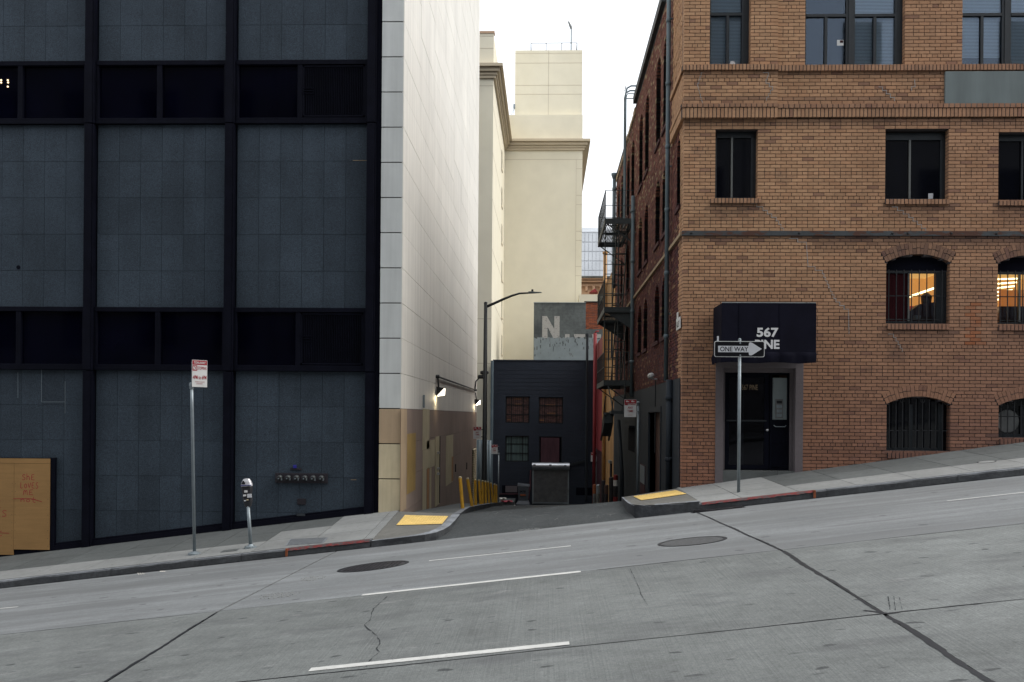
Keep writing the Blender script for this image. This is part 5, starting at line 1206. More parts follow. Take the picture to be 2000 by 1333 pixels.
# folded drop stair below the lowest platform
zd = PZ(803, 32.5, 1220); mb = MB(); mb.box(2.05, 2.80, 31.9, 32.8, zd-.10, zd); mb.build('drop_platform', 'fire_escape_paint', fe)
mb = MB(); mb.prism([(1.86, 32.4, zd-.05), (1.86, 33.6, zd-.35), (1.86, 33.6, zd-.85), (1.86, 32.4, zd-.40)], (.30, 0, 0)); mb.build('counterweight', 'fire_escape_paint', fe)
mb = MB()
for xx in (1.88, 2.14):
    mb.tube([(xx, 32.3, zd-.1), (xx, 34.4, zd-1.0)], .035, 6); mb.tube([(xx, 31.9, zd+.45), (xx, 32.3, zd+.35), (xx, 32.9, zd-.1)], .02, 6)
for k in range(5): mb.box(1.88, 2.14, 32.4+.35*k, 32.6+.35*k, zd-.14-.15*k, zd-.12-.15*k)
mb.tube([(2.5, 32.0, zd), (2.5, 32.0, LV[2])], .02, 6); mb.tube([(2.15, 32.3, zd), (2.0, 33.2, LV[2])], .02, 6); mb.tube([(2.78, 31.95, zd+.5), (2.5, 31.95, zd+.6), (2.4, 31.95, zd)], .016, 6)
mb.build('drop_stair', 'fire_escape_paint', fe)

# ================================================================== END OF THE ALLEY
YK = 56.0; kx = lambda x, y=850: PX(x, YK, y); kz = lambda y, x=1060: PZ(y, YK, x)
nb = thing('navy_building', 'dark navy plastered building with roller shutter closing the alley', 'building', (0, 57, -3))
kx0, kx1, kt = kx(962.5), kx(1164), kz(705.5)
holes = [(987, 1034, 775, 827), (1052, 1099.5, 776, 827.5), (987, 1033, 852, 902.5), (1053, 1098, 853, 906)]
wm = MB(); ycut = sorted({kx0, kx1, *[kx(v) for h in holes for v in h[:2]]}); zs = sorted({-4.5, kt, *[kz(v) for h in holes for v in h[2:]]})
wm.box(kx0, kx1, YK+.25, YK+5.9, -4.5, kt-.02)
for a, b in zip(ycut, ycut[1:]):
    for p, q in zip(zs, zs[1:]):
        cx, cz_ = (a+b)/2, (p+q)/2
        if not any(kx(h[0])-.001 < cx < kx(h[1])+.001 and kz(h[3])-.001 < cz_ < kz(h[2])+.001 for h in holes): wm.box(a, b, YK, YK+.25, p, q)
wm.build('wall', 'navy_plaster', nb, fix=False)
MB().box(kx0-.02, kx1, YK-.03, YK+.3, kt, kt+.06).build('coping', 'navy_plaster', nb)
mb = MB(); mb.tube([(kx0-.06, YK-.06, -3), (kx0-.06, YK-.06, kt)], .08, 8); mb.build('drainpipe', 'pipe_paint', nb)
for k in range(7): zz = kz(770)-.0+.22*k; MB().box(kx(972), kx(1140), YK-.006, YK+.002, zz, zz+.012).build('plaster_ridge', 'navy_plaster', nb)
for i, (a, b, p, q) in enumerate(holes):
    x0, x1, z0, z1 = kx(a), kx(b), kz(q), kz(p); y = YK+.12
    w_ = framed('window' if i < 3 else 'boarded_window', x0, x1, z0, z1, y-.03, 'iron_black', .05, .06, nb)
    if i == 3: MB().box(x0+.1, x1-.16, YK+.0, YK+.02, z0+.0, z1-.06).build('board', 'board_maroon', w_); MB().box(x0+.05, x1-.05, y+.03, y+.04, z0, z1).build('lining', 'joint_black', w_); continue
    MB().box(x0+.05, x1-.05, y+.02, y+.03, z0+.05, z1-.05).build('pane', 'pane_warm' if i < 2 else 'curtain_teal', w_)
    for u in (.25, .73): MB().box(x0+(x1-x0)*u-.022, x0+(x1-x0)*u+.022, y-.02, y+.015, z0+.05, z1-.05).build('glazing_bar', 'iron_black', w_)
    for u in (.32, .68): MB().box(x0+.05, x1-.05, y-.021, y+.014, z0+(z1-z0)*u-.022, z0+(z1-z0)*u+.022).build('glazing_bar', 'iron_black', w_)
    for k in range(11): xx = x0+.08+(x1-x0-.16)*k/10; MB().box(xx-.009, xx+.009, YK+.02, YK+.04, z0+.02, z1-.02).build('bar', 'iron_black', w_, fix=False)
    if i < 2:
        for (u, v, l) in (((.35, .88, .3), (.38, .68, .28), (.08, .10, .14)) if i == 0 else ((.25, .68, .42), (.35, .36, .33), (.02, .10, .2))):
            MB().box(x0+(x1-x0)*u, x0+(x1-x0)*(u+l), y+.008, y+.018, z0+(z1-z0)*v, z0+(z1-z0)*v+.07).build('shelf_glow', 'pane_orange', w_)
    else: MB().box(x0+(x1-x0)*.27, x0+(x1-x0)*.71, y+.006, y+.018, z0+(z1-z0)*.34, z0+(z1-z0)*.66).build('curtain', 'curtain_teal', w_)
# roller shutter
x0, x1 = kx(1040.5), kx(1112); zb_ = kz(984); zh0, zh1 = kz(916.5), kz(903.5)
rs = MB().box(x0+.07, x1-.07, YK-.048, YK-.002, zb_, zh0).build('roller_shutter', 'shutter_grey', nb)
for q in (x0, x1-.07): MB().box(q, q+.07, YK-.16, YK-.002, zb_, zh0).build('guide_rail', 'mural_pale', rs)
n = 38
for k in range(n): zz = zb_+.10+(zh0-zb_-.14)*k/n; MB().box(x0+.07, x1-.07, YK-.09-.012*(k % 2), YK-.05, zz, zz+(zh0-zb_-.14)/n-.006).build('slat', 'shutter_grey', rs, fix=False)
MB().box(x0+.07, x1-.07, YK-.11, YK-.04, zb_+.01, zb_+.09).build('bottom_rail', 'galvanised', rs)
mb = MB(); mb.lathe([(.19, x0-.02), (.19, x1+.02)], (0, YK-.2, (zh0+zh1)/2), 18, 'x'); mb.build('drum_cover', 'steel_bright', rs, smooth=False)
MB().box(x0+.05, x1-.05, YK-.18, YK-.11, zh0-.06, zh0-.01).build('head_rail', 'mural_pale', rs)
for px, yy in ((1044, 908), (1075, 908), (1104, 909)): xx = kx(px); MB().box(xx-.06, xx+.08, YK-.40, YK-.385, kz(yy)-.035, kz(yy)+.035).build('scuff', 'iron_black', rs)
mb = MB(); mb.tube([(x0-.1, YK-.15, kz(918)), (x0-.12, YK-.2, kz(950)), (x0-.22, YK-.3, kz(975))], .05, 8); mb.build('cable_duct', 'board_maroon', nb)
mb = MB(); mb.tube([(kx(1145.5), YK-.1, kz(975)), (kx(1145.5), YK-.1, kz(656))], .075, 10); mb.lathe([(.075, -.05), (.10, .0), (.10, .12)], (kx(1145.5), YK-.1, kz(656)), 10); mb.build('vent_pipe', 'window_frame', nb)
mb = MB(); mb.prism([(kx(1112), YK-.06, kz(906)), (kx(1143), YK-.06, kz(897)), (kx(1143), YK-.06, kz(902)), (kx(1112), YK-.06, kz(911))], (0, .05, 0)); mb.build('brace', 'window_frame', nb)
MB().box(kx(1126), kx(1160), YK-.01, YK+.0, kz(967), kz(952)).build('low_opening', 'joint_black', nb)
lo_ = MB().box(kx(981.5), kx(1016), YK-.012, YK-.002, kz(965), kz(949)).build('low_opening', 'joint_black', nb); MB().box(kx(988), kx(1011), YK-.03, YK-.013, kz(962.5), kz(950)).build('board', 'surround_mauve', lo_)
MB().box(kx(976), kx(1014), YK-.10, YK-.013, kz(967), kz(964.5)).build('low_sill', 'board_maroon', nb)
# ledge and rubbish at its foot
MB().box(kx(972), kx(1008), YK-2.6, YK-.1, -3.6, zal(-2, YK-2)+.22).build('concrete_ledge', 'walk_dark', nb)
def scrap(px, py, Y, w_, m, lb):
    X, Z = P(px, py, Y); mb = MB(); n = 6
    mb._add([(X+w_*(i/n-.5), Y+.25*(j/3-.5), Z+.05*math.sin(i*1.9+j*2.2)) for j in range(4) for i in range(n+1)], [(j*(n+1)+i, j*(n+1)+i+1, (j+1)*(n+1)+i+1, (j+1)*(n+1)+i) for j in range(3) for i in range(n)])
    mb.prism([(X-w_*.3, Y, Z-.12), (X+w_*.3, Y, Z-.12), (X+w_*.2, Y+.1, Z+.04), (X-w_*.2, Y+.1, Z+.03)], (0, .06, 0))
    mb.build('rubbish_scrap', m, fix=False, label=lb, cat='litter', group='rubbish at the alley end')
scrap(981, 974, 54, .45, 'litter_white', 'white board scrap lying at the alley end by the navy wall'); scrap(990, 979.5, 53.4, .6, 'litter_red', 'pink torn packaging lying at the alley end left of the bin')
scrap(1005, 989, 50, .12, 'litter_white', 'tiny white scrap on the asphalt in front of the bin')
# wheeled bin
YB_ = 54.6; bx0, bx1 = PX(1011, YB_, 960), PX(1033, YB_, 960); bz0, bz1 = zal(-.8, YB_), PZ(950.5, YB_, 1022)
wb = thing('wheeled_bin', 'grey wheeled bin numbered 3478 beside the roller shutter', 'bin', ((bx0+bx1)/2, YB_+.3, bz0))
mb = MB(); mb.hexa([(bx0+.06, YB_+.08, bz0+.06), (bx1-.06, YB_+.08, bz0+.06), (bx1-.06, YB_+.5, bz0+.06), (bx0+.06, YB_+.5, bz0+.06)], [(bx0, YB_, bz1), (bx1, YB_, bz1), (bx1, YB_+.62, bz1), (bx0, YB_+.62, bz1)]); mb.build('body', 'bin_grey', wb, bevel=.02)
mb = MB(); mb.hexa([(bx0-.03, YB_-.03, bz1+.005), (bx1+.05, YB_-.03, bz1-.02), (bx1+.05, YB_+.66, bz1+.0), (bx0-.03, YB_+.66, bz1+.02)], [(bx0, YB_, bz1+.13), (bx1+.02, YB_, bz1+.05), (bx1+.02, YB_+.6, bz1+.10), (bx0, YB_+.6, bz1+.16)]); mb.build('lid', 'bin_grey', wb, bevel=.015)
mb = MB(); mb.hexa([(bx0-.12, YB_-.05, bz0+.02), (bx1+.06, YB_-.05, bz0+.02), (bx1+.06, YB_+.55, bz0+.02), (bx0-.12, YB_+.55, bz0+.02)], [(bx0+.05, YB_+.06, bz0+.22), (bx1-.03, YB_+.06, bz0+.22), (bx1-.03, YB_+.5, bz0+.22), (bx0+.05, YB_+.5, bz0+.22)]); mb.build('skirt', 'bin_grey', wb, bevel=.01)
for xx in (bx0+.02, bx1-.08): mb = MB(); mb.lathe([(.02, 0), (.10, .005), (.10, .055), (.02, .06)], (xx, YB_+.55, bz0+.10), 14, 'x'); mb.build('wheel', 'rubber', wb)
zt_ = PZ(960.5, YB_, 1020); mb = MB(); mb.text('3478', (bx0+.10, YB_-.012, zt_-.06), (.34, 0, 0), (0, .0, .12)); mb.build('number', 'sign_black', wb, fix=False)
zt_ = PZ(967.5, YB_, 1020); MB().box(bx0+.14, bx1-.17, YB_-.004, YB_+.04, zt_-.045, zt_+.045).build('orange_label', 'orange_paint', wb)
# ---- mural building
YM = 62.0; mz = lambda y, x=1100: PZ(y, YM, x); mx_ = lambda x: PX(x, YM, 640)
mu = thing('mural_building', 'weathered grey wall with fading painted letter N behind the navy building', 'building', (1, 63, 0))
MB().box(mx_(1042.5), mx_(1144), YM, YM+3.5, -3, mz(592.5)).build('wall', 'mural_dark', mu)
MB().box(mx_(1144), mx_(1190), YM+.02, YM+3.5, -3, mz(643)).build('low_wall', 'mural_dark', mu)
MB().box(mx_(1042.2), mx_(1144.3), YM-.04, YM+.2, mz(592.5), mz(591)).build('coping', 'mural_pale', mu)
pts = [(mx_(1043), mz(706)), ]; xx = 1043
top = []
while xx < 1176: top.append((mx_(xx), mz(660.5+rnd.uniform(-2.5, 2.0)))); xx += rnd.uniform(1.2, 4)
poly = [(mx_(1176), YM-.012, mz(712)), (mx_(1043), YM-.012, mz(712))]
mb = MB()
for (a, za), (b, zb2) in zip(top, top[1:]): mb._add([(a, YM-.012, mz(712)), (b, YM-.012, mz(712)), (b, YM-.012, zb2), (a, YM-.012, za)], [(0, 1, 2, 3)])
mb.build('pale_paint', 'mural_pale', mu, fix=False)
def lpoly(pts, nm='painted_letter'):
    mb = MB(); mb.prism([(mx_(a), YM-.011, mz(b)) for a, b in pts], (0, .009, 0)); mb.build(nm, 'mural_letter', mu)
lpoly([(1059, 618), (1068, 618), (1082.5, 643), (1082.5, 618), (1093, 618), (1093, 661), (1081, 661), (1069.5, 640), (1069.5, 661), (1059, 661)])
lpoly([(1103.5, 653), (1112.5, 653), (1112.5, 661), (1103.5, 661)]); lpoly([(1121, 653), (1143, 653), (1143, 657), (1138, 661), (1130, 658), (1123, 662)]); lpoly([(1156, 653), (1174, 653), (1174, 660), (1158, 661)])
mb = MB()
for _ in range(46):
    a, b = rnd.uniform(1044, 1165), 658+abs(rnd.gauss(0, 14)); w_ = rnd.uniform(.5, 2.2)
    if b < 702: mb.box(mx_(a), mx_(a+w_), YM-.016, YM-.0125, mz(b+rnd.uniform(1, 7)), mz(b))
mb.build('flaked_paint', 'mural_dark', mu, kind='stuff', fix=False)
# ---- brick gable behind it, brick by brick
YG = 66.5; gx = lambda x: PX(x, YG, 620); gz_ = lambda y: PZ(y, YG, 1150)
bg_ = thing('brick_gable', 'red brick gable wall right of the fading mural', 'building', (3, 67, 0))
MB().box(gx(1143), gx(1200), YG+.02, YG+4, -3, gz_(591)).build('wall', 'mortar', bg_)
mb = MB(); z = gz_(648); i = 0
while z < gz_(591):
    u = gx(1143)-(i % 2)*.13
    while u < gx(1185):
        k = rnd.uniform(.7, 1.2); mb.box(max(u, gx(1143)), u+.235, YG, YG+.05, z, z+.068, tuple(v*k for v in ((.30, .095, .05) if rnd.random() < .8 else (.2, .08, .055)))); u += .25
    z += .08; i += 1
mb.build('brickwork', 'brick_far', bg_, fix=False, kind='stuff')
MB().box(gx(1141), gx(1200), YG-.08, YG+.3, gz_(591), gz_(589)).build('coping', 'iron_black', bg_)
YC = 69.5; MB().box(PX(1130, YC), PX(1190, YC), YC, YC+2, -3, PZ(575.5, YC, 1150)).build('white_parapet_block', 'cream_wall', bg_)
# ---- ornate terracotta building
YO = 96.0; ox = lambda x: PX(x, YO, 560); oz = lambda y: PZ(y, YO, 1150)
tb = thing('terracotta_building', 'ornate tan building with dentilled cornice seen beyond the alley', 'building', (5, 98, 0))
MB().box(ox(1120), ox(1230), YO+.5, YO+15, -3, oz(543)).build('wall', 'terracotta', tb)
for (y0, y1, d) in ((541, 544, 1.1), (544, 546.5, .8), (549, 551, .55), (555, 556.5, .3), (557.5, 559, .4)): MB().box(ox(1118), ox(1232), YO+.5-d, YO+.5, oz(y1), oz(y0)).build('cornice', 'terracotta' if y0 > 543 else 'mural_dark', tb)
for k in range(34): xx = ox(1120)+k*.16; MB().box(xx, xx+.09, YO+.0, YO+.5, oz(548.8), oz(546.6)).build('dentil', 'terracotta', tb, fix=False)
for px in (1146, 1160, 1174): MB().box(ox(px)-.12, ox(px)+.12, YO+.1, YO+.5, oz(568), oz(559.2)).build('console', 'terracotta', tb)
mb = MB(); mb.prism([(ox(1150), YO-2, oz(576)), (ox(1166), YO-2, oz(576)), (ox(1160), YO-2, oz(569))], (0, 1.5, 0)); mb.build('red_roof_light', 'red_boards', tb)
# ---- distant glass tower
YW = 270.0; tx = lambda x: PX(x, YW, 490); tz = lambda y: PZ(y, YW, 1150)
gt_ = thing('glass_tower', 'pale glazed high-rise far beyond the alley', 'building', (15, 280, 0))
MB().box(tx(1110), tx(1300), YW+.2, YW+30, -3, tz(452)).build('core', 'tower_frame', gt_)
MB().prism([(tx(1110), YW+3, tz(452)), (tx(1300), YW+3, tz(452)), (tx(1300), YW+3, tz(448)), (tx(1130), YW+3, tz(440))], (0, 24, 0)).build('roof_screen', 'tower_glass', gt_)
z = tz(548); k = 0
while z < tz(454):
    h = 2.55
    for j in range(26):
        xx = tx(1120)+j*1.02
        MB().box(xx+.06, xx+.96, YW, YW+.2, z+.25, min(z+h, tz(452.5))).build('pane', 'tower_glass', gt_, fix=False)
    z += h; k += 1
# ---- cream building
cb = thing('cream_building', 'tall cream building with moulded cornice and plain roof tower behind the alley', 'building', (-6, 64, 0))
YA1, YA2 = 56.6, 72.0; cxr = PX(961, YA1, 500)
zt1, zc1, zc0 = PZ(65.5, YA1, 950), PZ(129, YA1, 950), PZ(154, YA1, 950)
MB().box(-22, cxr, YA1, 96, -4.5, zt1).build('front_wall', 'cream_wall', cb)
rxe = PX(1136.5, YA2, 450)
MB().box(cxr+.002, rxe, YA2, 96, -4.5, zt1-.0).build('rear_wing', 'cream_wall', cb)
def cornice(z0, z1):
    h = z1-z0
    for a, b, d in ((0, .22, .14), (.22, .45, .22), (.45, .75, .36), (.75, 1, .55)):
        zz0, zz1 = z0+h*a, z0+h*b-.012
        MB().box(-22, cxr+d, YA1-d, YA1, zz0, zz1).build('cornice', 'cream_trim', cb, fix=False)
        MB().box(cxr, cxr+d, YA1, YA2-d, zz0, zz1).build('cornice', 'cream_trim', cb, fix=False)
        MB().box(cxr, rxe+d, YA2-d, YA2, zz0, zz1).build('cornice', 'cream_trim', cb, fix=False)
        MB().box(rxe, rxe+d, YA2, 96, zz0, zz1).build('cornice', 'cream_trim', cb, fix=False)
cornice(zc0, zc1)
MB().box(-22, cxr+.05, YA1-.05, YA1+.4, zt1, zt1+.12).build('parapet_cap', 'terracotta', cb)
twx0, twx1, twt = PX(1005.5, YA2+.6, 200), PX(1137, YA2+.6, 200), PZ(98.5, YA2+.6, 1070)
tw = MB().box(twx0, twx1, YA2+.6, YA2+9, zc1-.5, twt).build('roof_tower', 'cream_wall', cb)
# cut the rear wing lower in front of the tower: its parapet only shows at the left
def groove(x0, x1, y, z): MB().box(x0, x1, y-.006, y+.01, z-.018, z+.018).build('joint', 'joint_line', cb, fix=False)
for py in (104.5, 123.5, 167, 184.5, 238.5, 255.5): groove(twx0, twx1, YA2+.6, PZ(py, YA2+.6, 1070))
xm = PX(1071, YA2+.6, 200); MB().box(xm-.02, xm+.02, YA2+.594, YA2+.61, zc1, twt).build('joint', 'joint_line', cb)
for py in (71, 95): groove(-22, cxr, YA1, PZ(py, YA1, 950))
for py in (168, 623, 710): groove(-22, cxr, YA1, PZ(py, YA1, 950))
groove(cxr, rxe, YA2, PZ(312, YA2, 1000)); groove(PX(1122.5, YA2), rxe, YA2, PZ(330, YA2, 1130))
for py in (382, 400, 452, 470, 521, 539): groove(PX(1122.5, YA2), rxe, YA2, PZ(py, YA2, 1130))
xm = PX(1122.5, YA2); MB().box(xm-.015, xm+.015, YA2-.006, YA2+.01, 0, PZ(312, YA2, 1130)).build('joint', 'joint_line', cb)
for k in range(8):
    a, z1 = S(980.5, 296+72*k, cxr+.01); z0 = S(980.5, 333+72*k, cxr+.01)[1]; w_ = MB().box(cxr-.02, cxr+.012, a-.5, a+.5, z0, z1).build('window', 'dark_glass', cb)
    MB().box(cxr+.012, cxr+.05, a-.55, a+.55, z0-.12, z0-.01).build('sill', 'cream_trim', w_)
for yy in (200, 260, 345, 430, 520, 610):
    zz = S(972, yy, cxr)[1]; MB().box(cxr, cxr+.006, YA1, YA2, zz-.02, zz+.02).build('joint', 'joint_line', cb)
mb = MB(); ry = YA2+1.2; rx0_, rx1_ = PX(1037, ry, 90), PX(1127, ry, 90); rt = PZ(84.5, ry, 1080)
mb.tube([(rx0_, ry, rt), (rx1_, ry, rt)], .025, 6); mb.tube([(rx0_, ry+4, rt), (rx1_, ry+4, rt)], .025, 6); mb.tube([(rx0_, ry, rt), (rx0_, ry+4, rt)], .025, 6); mb.tube([(rx1_, ry, rt), (rx1_, ry+4, rt)], .025, 6)
rl = mb.build('roof_railing', 'window_frame', cb)
for u in (0, .33, .67, 1):
    for yy in (ry, ry+4): m2 = MB(); m2.tube([(rx0_+(rx1_-rx0_)*u, yy, twt), (rx0_+(rx1_-rx0_)*u, yy, rt)], .03, 6); m2.build('post', 'window_frame', rl)
mxp = PX(1116, ry, 70); t = thing('roof_mast', 'slim antenna mast on the cream roof tower', 'antenna', (mxp, ry+.5, twt))
mb = MB(); mb.tube([(mxp, ry+.5, twt), (mxp, ry+.5, PZ(52, ry, 1116))], .05, 8); mb.build('pole', 'galvanised', t)
mb = MB(); mb.tube([(mxp, ry+.5, PZ(52, ry, 1116)), (mxp-.05, ry+.5, PZ(47, ry, 1116)), (mxp-.22, ry+.5, PZ(37, ry, 1116))], [.07, .10, .05], 8); mb.build('antenna', 'shutter_grey', t)
sx_ = PX(1004, YA2, 215); zz0 = zt1; t = thing('roof_flue', 'thin braced flue on the cream parapet left of the roof tower', 'flue', (sx_, YA2+.3, zz0))
mb = MB(); mb.tube([(sx_-.25, YA2+.3, zz0), (sx_-.02, YA2+.3, zz0+.55)], .02, 6); mb.tube([(sx_-.12, YA2+.3, zz0), (sx_, YA2+.3, zz0+.45)], .02, 6); mb.build('brace', 'galvanised', t); mb = MB(); mb.lathe([(.05, .0), (.08, .1), (.08, .35), (.03, .4)], (sx_+.0, YA2+.3, zz0+.5), 8); mb.build('head', 'galvanised', t)
# ---- yellow and red boarded buildings on the right of the alley
yb_ = thing('yellow_building', 'narrow yellow boarded building past the fire escape', 'building', (4, 45.5, -2))
MB().box(2.93, 9, 42.75, 49.4, -5, 8.6).build('wall', 'joint_black', yb_)
yt = [9.3, 9.5, 9.5, 9.4, 9.1, 9.1, 9.1, 9.1, 9.1, 9.1, 9.1, 9.1, 9.1]
for k in range(13): MB().box(2.89+rnd.uniform(-.01, .01), 2.94, 42.75+k*.51, 42.75+k*.51+.49, -5, yt[k]-.6).build('board', 'yellow_boards', yb_, fix=False)
MB().box(2.93, 9, 42.70, 42.76, -5, 8.9).build('end_board', 'yellow_boards', yb_)
mb = MB(); yy, zz = S(1182, 496, 2.78); mb.tube([(2.78, yy, -3), (2.78, yy, zz)], .09, 10); mb.lathe([(.09, -.05), (.13, .0), (.13, .1)], (2.78, yy, zz), 10); mb.build('drainpipe', 'yellow_boards', yb_, smooth=True)
for k in range(2): MB().box(2.875, 2.90, 44.2+k*2.2, 45.3+k*2.2, 4.6, 6.6).build('window', 'joint_black', yb_)
MB().box(2.86, 2.90, 44.0, 45.0, -3, -.1).build('doorway', 'joint_black', yb_); MB().box(2.78, 2.90, 43.95, 45.05, -.1, .02).build('door_hood', 'window_frame_light', yb_)
rb = thing('red_building', 'red boarded building in the far right corner of the alley', 'building', (4, 53, -2))
MB().box(2.80, 9, 49.45, 55.95, -5, 5.6).build('wall', 'red_dark', rb)
for k in range(11): MB().box(2.745+rnd.uniform(-.008, .008), 2.80, 49.45+k*.59, 49.45+k*.59+.57, .2, 6.0).build('board', 'red_boards', rb, fix=False)
mb = MB(); yy, zz = S(1162.5, 651, 2.58); mb.tube([(2.58, yy, -3), (2.58, yy, zz)], .095, 10); mb.tube([(2.58, yy, zz), (2.62, yy, zz+.08), (2.78, yy, zz+.10)], .05, 6); mb.build('drainpipe', 'red_boards', rb, smooth=True)
# ---- buildings across the street, behind the camera (they show in the glass)
for (x0, x1, h, nmw, lb) in ((-42, -13, 24, 8, 'stone building across the street, left of the camera'), (-12.9, 9, 25, 6, 'stone building across the street behind the camera'), (9.1, 41, 13.5, 9, 'stone building across the street, right of the camera')):  # heights and dark stone set to cut the light on the frontages
    t = thing('opposite_building', lb, 'building', ((x0+x1)/2, -8, 0), 'buildings across the street'); zb2 = SL*(x0+x1)/2
    MB().box(x0, x1, -22, -3.5, zb2-4, zb2+h).build('wall', 'opposite_stone', t)
    MB().box(x0-.05, x1+.05, -22, -3.2, zb2+h, zb2+h+.5).build('cornice', 'opposite_stone', t)
    for i in range(nmw):
        for j in range(6):
            xa = x0+(x1-x0)*(i+.25)/nmw; za = zb2+1.6+j*3.4; MB().box(xa, xa+(x1-x0)/nmw*.5, -3.53, -3.47, za, za+2.0).build('window', 'dark_glass', t, fix=False)

# ================================================================== STREET FURNITURE
# bollards on the alley pavement edge
BPX = [(898, 937.5, 5.2), (912, 939, 10), (928, 941, 1.5), (935, 944, 4.5), (942, 946, 1.5), (947.7, 947, 2), (952.7, 950.5, 4), (958, 951.7, 6), (965.5, 954.5, .5), (969.5, 957.6, .5)]
blab = ['nearest yellow bollard at the alley mouth', 'second yellow bollard from the street, leaning most to the left', 'third yellow bollard from the street, upright', 'fourth yellow bollard from the street, leaning slightly', 'fifth yellow bollard from the street along the alley kerb', 'sixth yellow bollard from the street along the alley kerb',
        'seventh yellow bollard from the street, slim gap before the rusty one', 'eighth yellow bollard from the street, rusty top and leaning', 'ninth yellow bollard from the street along the alley kerb', 'farthest yellow bollard down the alley']
proto = None
for i, (px, py, tilt) in enumerate(BPX):
    Xb = -2.03; d = ray(px, py); Yb = d.y*(Xb/d.x); zt = CZ+d.z*Yb/d.y; zb2 = zaw(Xb, Yb); H = .98
    if proto is None:
        proto = thing('bollard', blab[0], 'bollard', (0, 0, 0), 'yellow bollards along the alley kerb')
        mb = MB(); mb.lathe([(.046, -.1), (.046, .02), (.041, .05), (.041, .90), (.040, .94)], seg=16); mb.build('post', 'bollard_yellow', proto, smooth=True)
        mb = MB(); mb.lathe([(.041, .94), (.040, .965), (.03, .985), (.01, .99)], seg=16); mb.build('cap', 'paint_stone', proto, smooth=True)
        o = proto
    else:
        o = copy_tree(proto); o['label'] = blab[i]
    o.location = (Xb+math.sin(math.radians(tilt))*.85, Yb, zb2-.03); o.rotation_euler = (rnd.uniform(-.02, .02), -math.radians(tilt), rnd.uniform(0, 6)*0)
    o.scale = (1, 1, max(.8, min(1.15, (zt-zb2+.03)/.99)))
# street lamp
YL = 36.0; lx = PX(947, YL, 800); lz = zaw(lx, YL); lt = PZ(593, YL, 947)
sl = thing('street_lamp', 'tall black street lamp with curved arm on the alley pavement', 'street lamp', (lx, YL, lz))
mb = MB(); mb.tube([(lx, YL, lz-.1), (lx, YL, lz+.5), (lx, YL, lz+.55), (lx, YL, lt)], [.12, .115, .095, .062], 14); mb.lathe([(.065, 0), (.07, .02), (.03, .06)], (lx, YL, lt), 12); mb.build('pole', 'lamp_pole', sl, smooth=True)
mb = MB(); mb.lathe([(.2, 0), (.2, .04), (.14, .08)], (lx, YL, lz), 12); mb.build('base_plate', 'lamp_pole', sl)
pa = [P(q[0], q[1], YL) for q in ((949, 600), (965, 593), (985, 584), (1000, 578), (1015, 573.5), (1034, 572.5))]
mb = MB(); mb.tube([(x, YL, z) for x, z in pa], [.05, .05, .045, .04, .035, .03], 10); mb.build('arm', 'lamp_pole', sl, smooth=True)
ha, hb_ = P(1032, 571.5, YL), P(1058, 571.5, YL)
mb = MB(); mb.hexa([(ha[0], YL-.06, ha[1]-.05), (hb_[0], YL-.03, hb_[1]-.02), (hb_[0], YL+.03, hb_[1]-.02), (ha[0], YL+.06, ha[1]-.05)], [(ha[0], YL-.09, ha[1]+.03), (hb_[0], YL-.04, hb_[1]+.01), (hb_[0], YL+.04, hb_[1]+.01), (ha[0], YL+.09, ha[1]+.03)]); hd = mb.build('lamp_head', 'galvanised', sl, bevel=.01)
mb = MB(); mb.lathe([(.04, 0), (.04, .06), (.03, .08)], ((ha[0]*.7+hb_[0]*.3), YL, ha[1]+.03), 10); mb.build('photocell', 'iron_black', hd)
# signs
def sign_face(t, o, u, v, nrm, kind):
    """o: lower left corner; u, v: full width and height vectors; nrm towards the viewer"""
    o, u, v, nrm = Vector(o), Vector(u), Vector(v), Vector(nrm).normalized()
    def panel(name, a, b, c, d, m, h0, h1, par):
        pts = [o+u*a+v*c+nrm*h0, o+u*b+v*c+nrm*h0, o+u*b+v*d+nrm*h0, o+u*a+v*d+nrm*h0]; return MB().prism(pts, nrm*(h1-h0)).build(name, m, par)
    pl = panel('sign_plate', 0, 1, 0, 1, 'sign_white', 0, .004, t)
    def txt(s_, a, b, c, d, m): mb = MB(); mb.text(s_, o+u*a+v*c+nrm*.0075, u*(b-a), v*(d-c), .001 if u.cross(v).dot(nrm) > 0 else -.001); mb.build('lettering', m, pl, fix=False)
    if kind == 'tow':
        panel('red_band', .02, .98, .82, .985, 'sign_red', .004, .006, pl); txt('TOW-AWAY', .12, .88, .855, .945, 'sign_white')
        panel('red_square', .02, .34, .60, .80, 'sign_red', .004, .006, pl); txt('NO', .06, .30, .63, .77, 'sign_white'); txt('STOPPING', .37, .96, .645, .76, 'sign_red')
        txt('4PM to 6PM', .06, .95, .29, .43, 'sign_red'); txt('EXCEPT SAT & SUN', .2, .82, .17, .215, 'sign_red'); txt('EVERYDAY', .3, .7, .10, .145, 'sign_red')
    else:
        panel('red_band', .02, .98, .78, .985, 'sign_red', .004, .006, pl)
        mb = MB(); 
        for c0 in (.18, .62): 
            for q in (((0, .86), (.26, .86), (.26, .90), (.18, .90), (.13, .945), (.04, .945), (0, .90)),): mb.prism([o+u*(c0+a-.04)+v*b+nrm*.006 for a, b in q], nrm*.0015)
        mb.build('tow_symbol', 'sign_white', pl)
        panel('red_square', .04, .30, .675, .775, 'sign_red', .004, .006, pl); txt('NO STOPPING', .06, .95, .69, .765, 'sign_red')
        txt('ANY', .28, .72, .47, .60, 'sign_red'); txt('TIME', .25, .75, .28, .41, 'sign_red'); txt('EVERYDAY', .3, .7, .10, .14, 'sign_red')
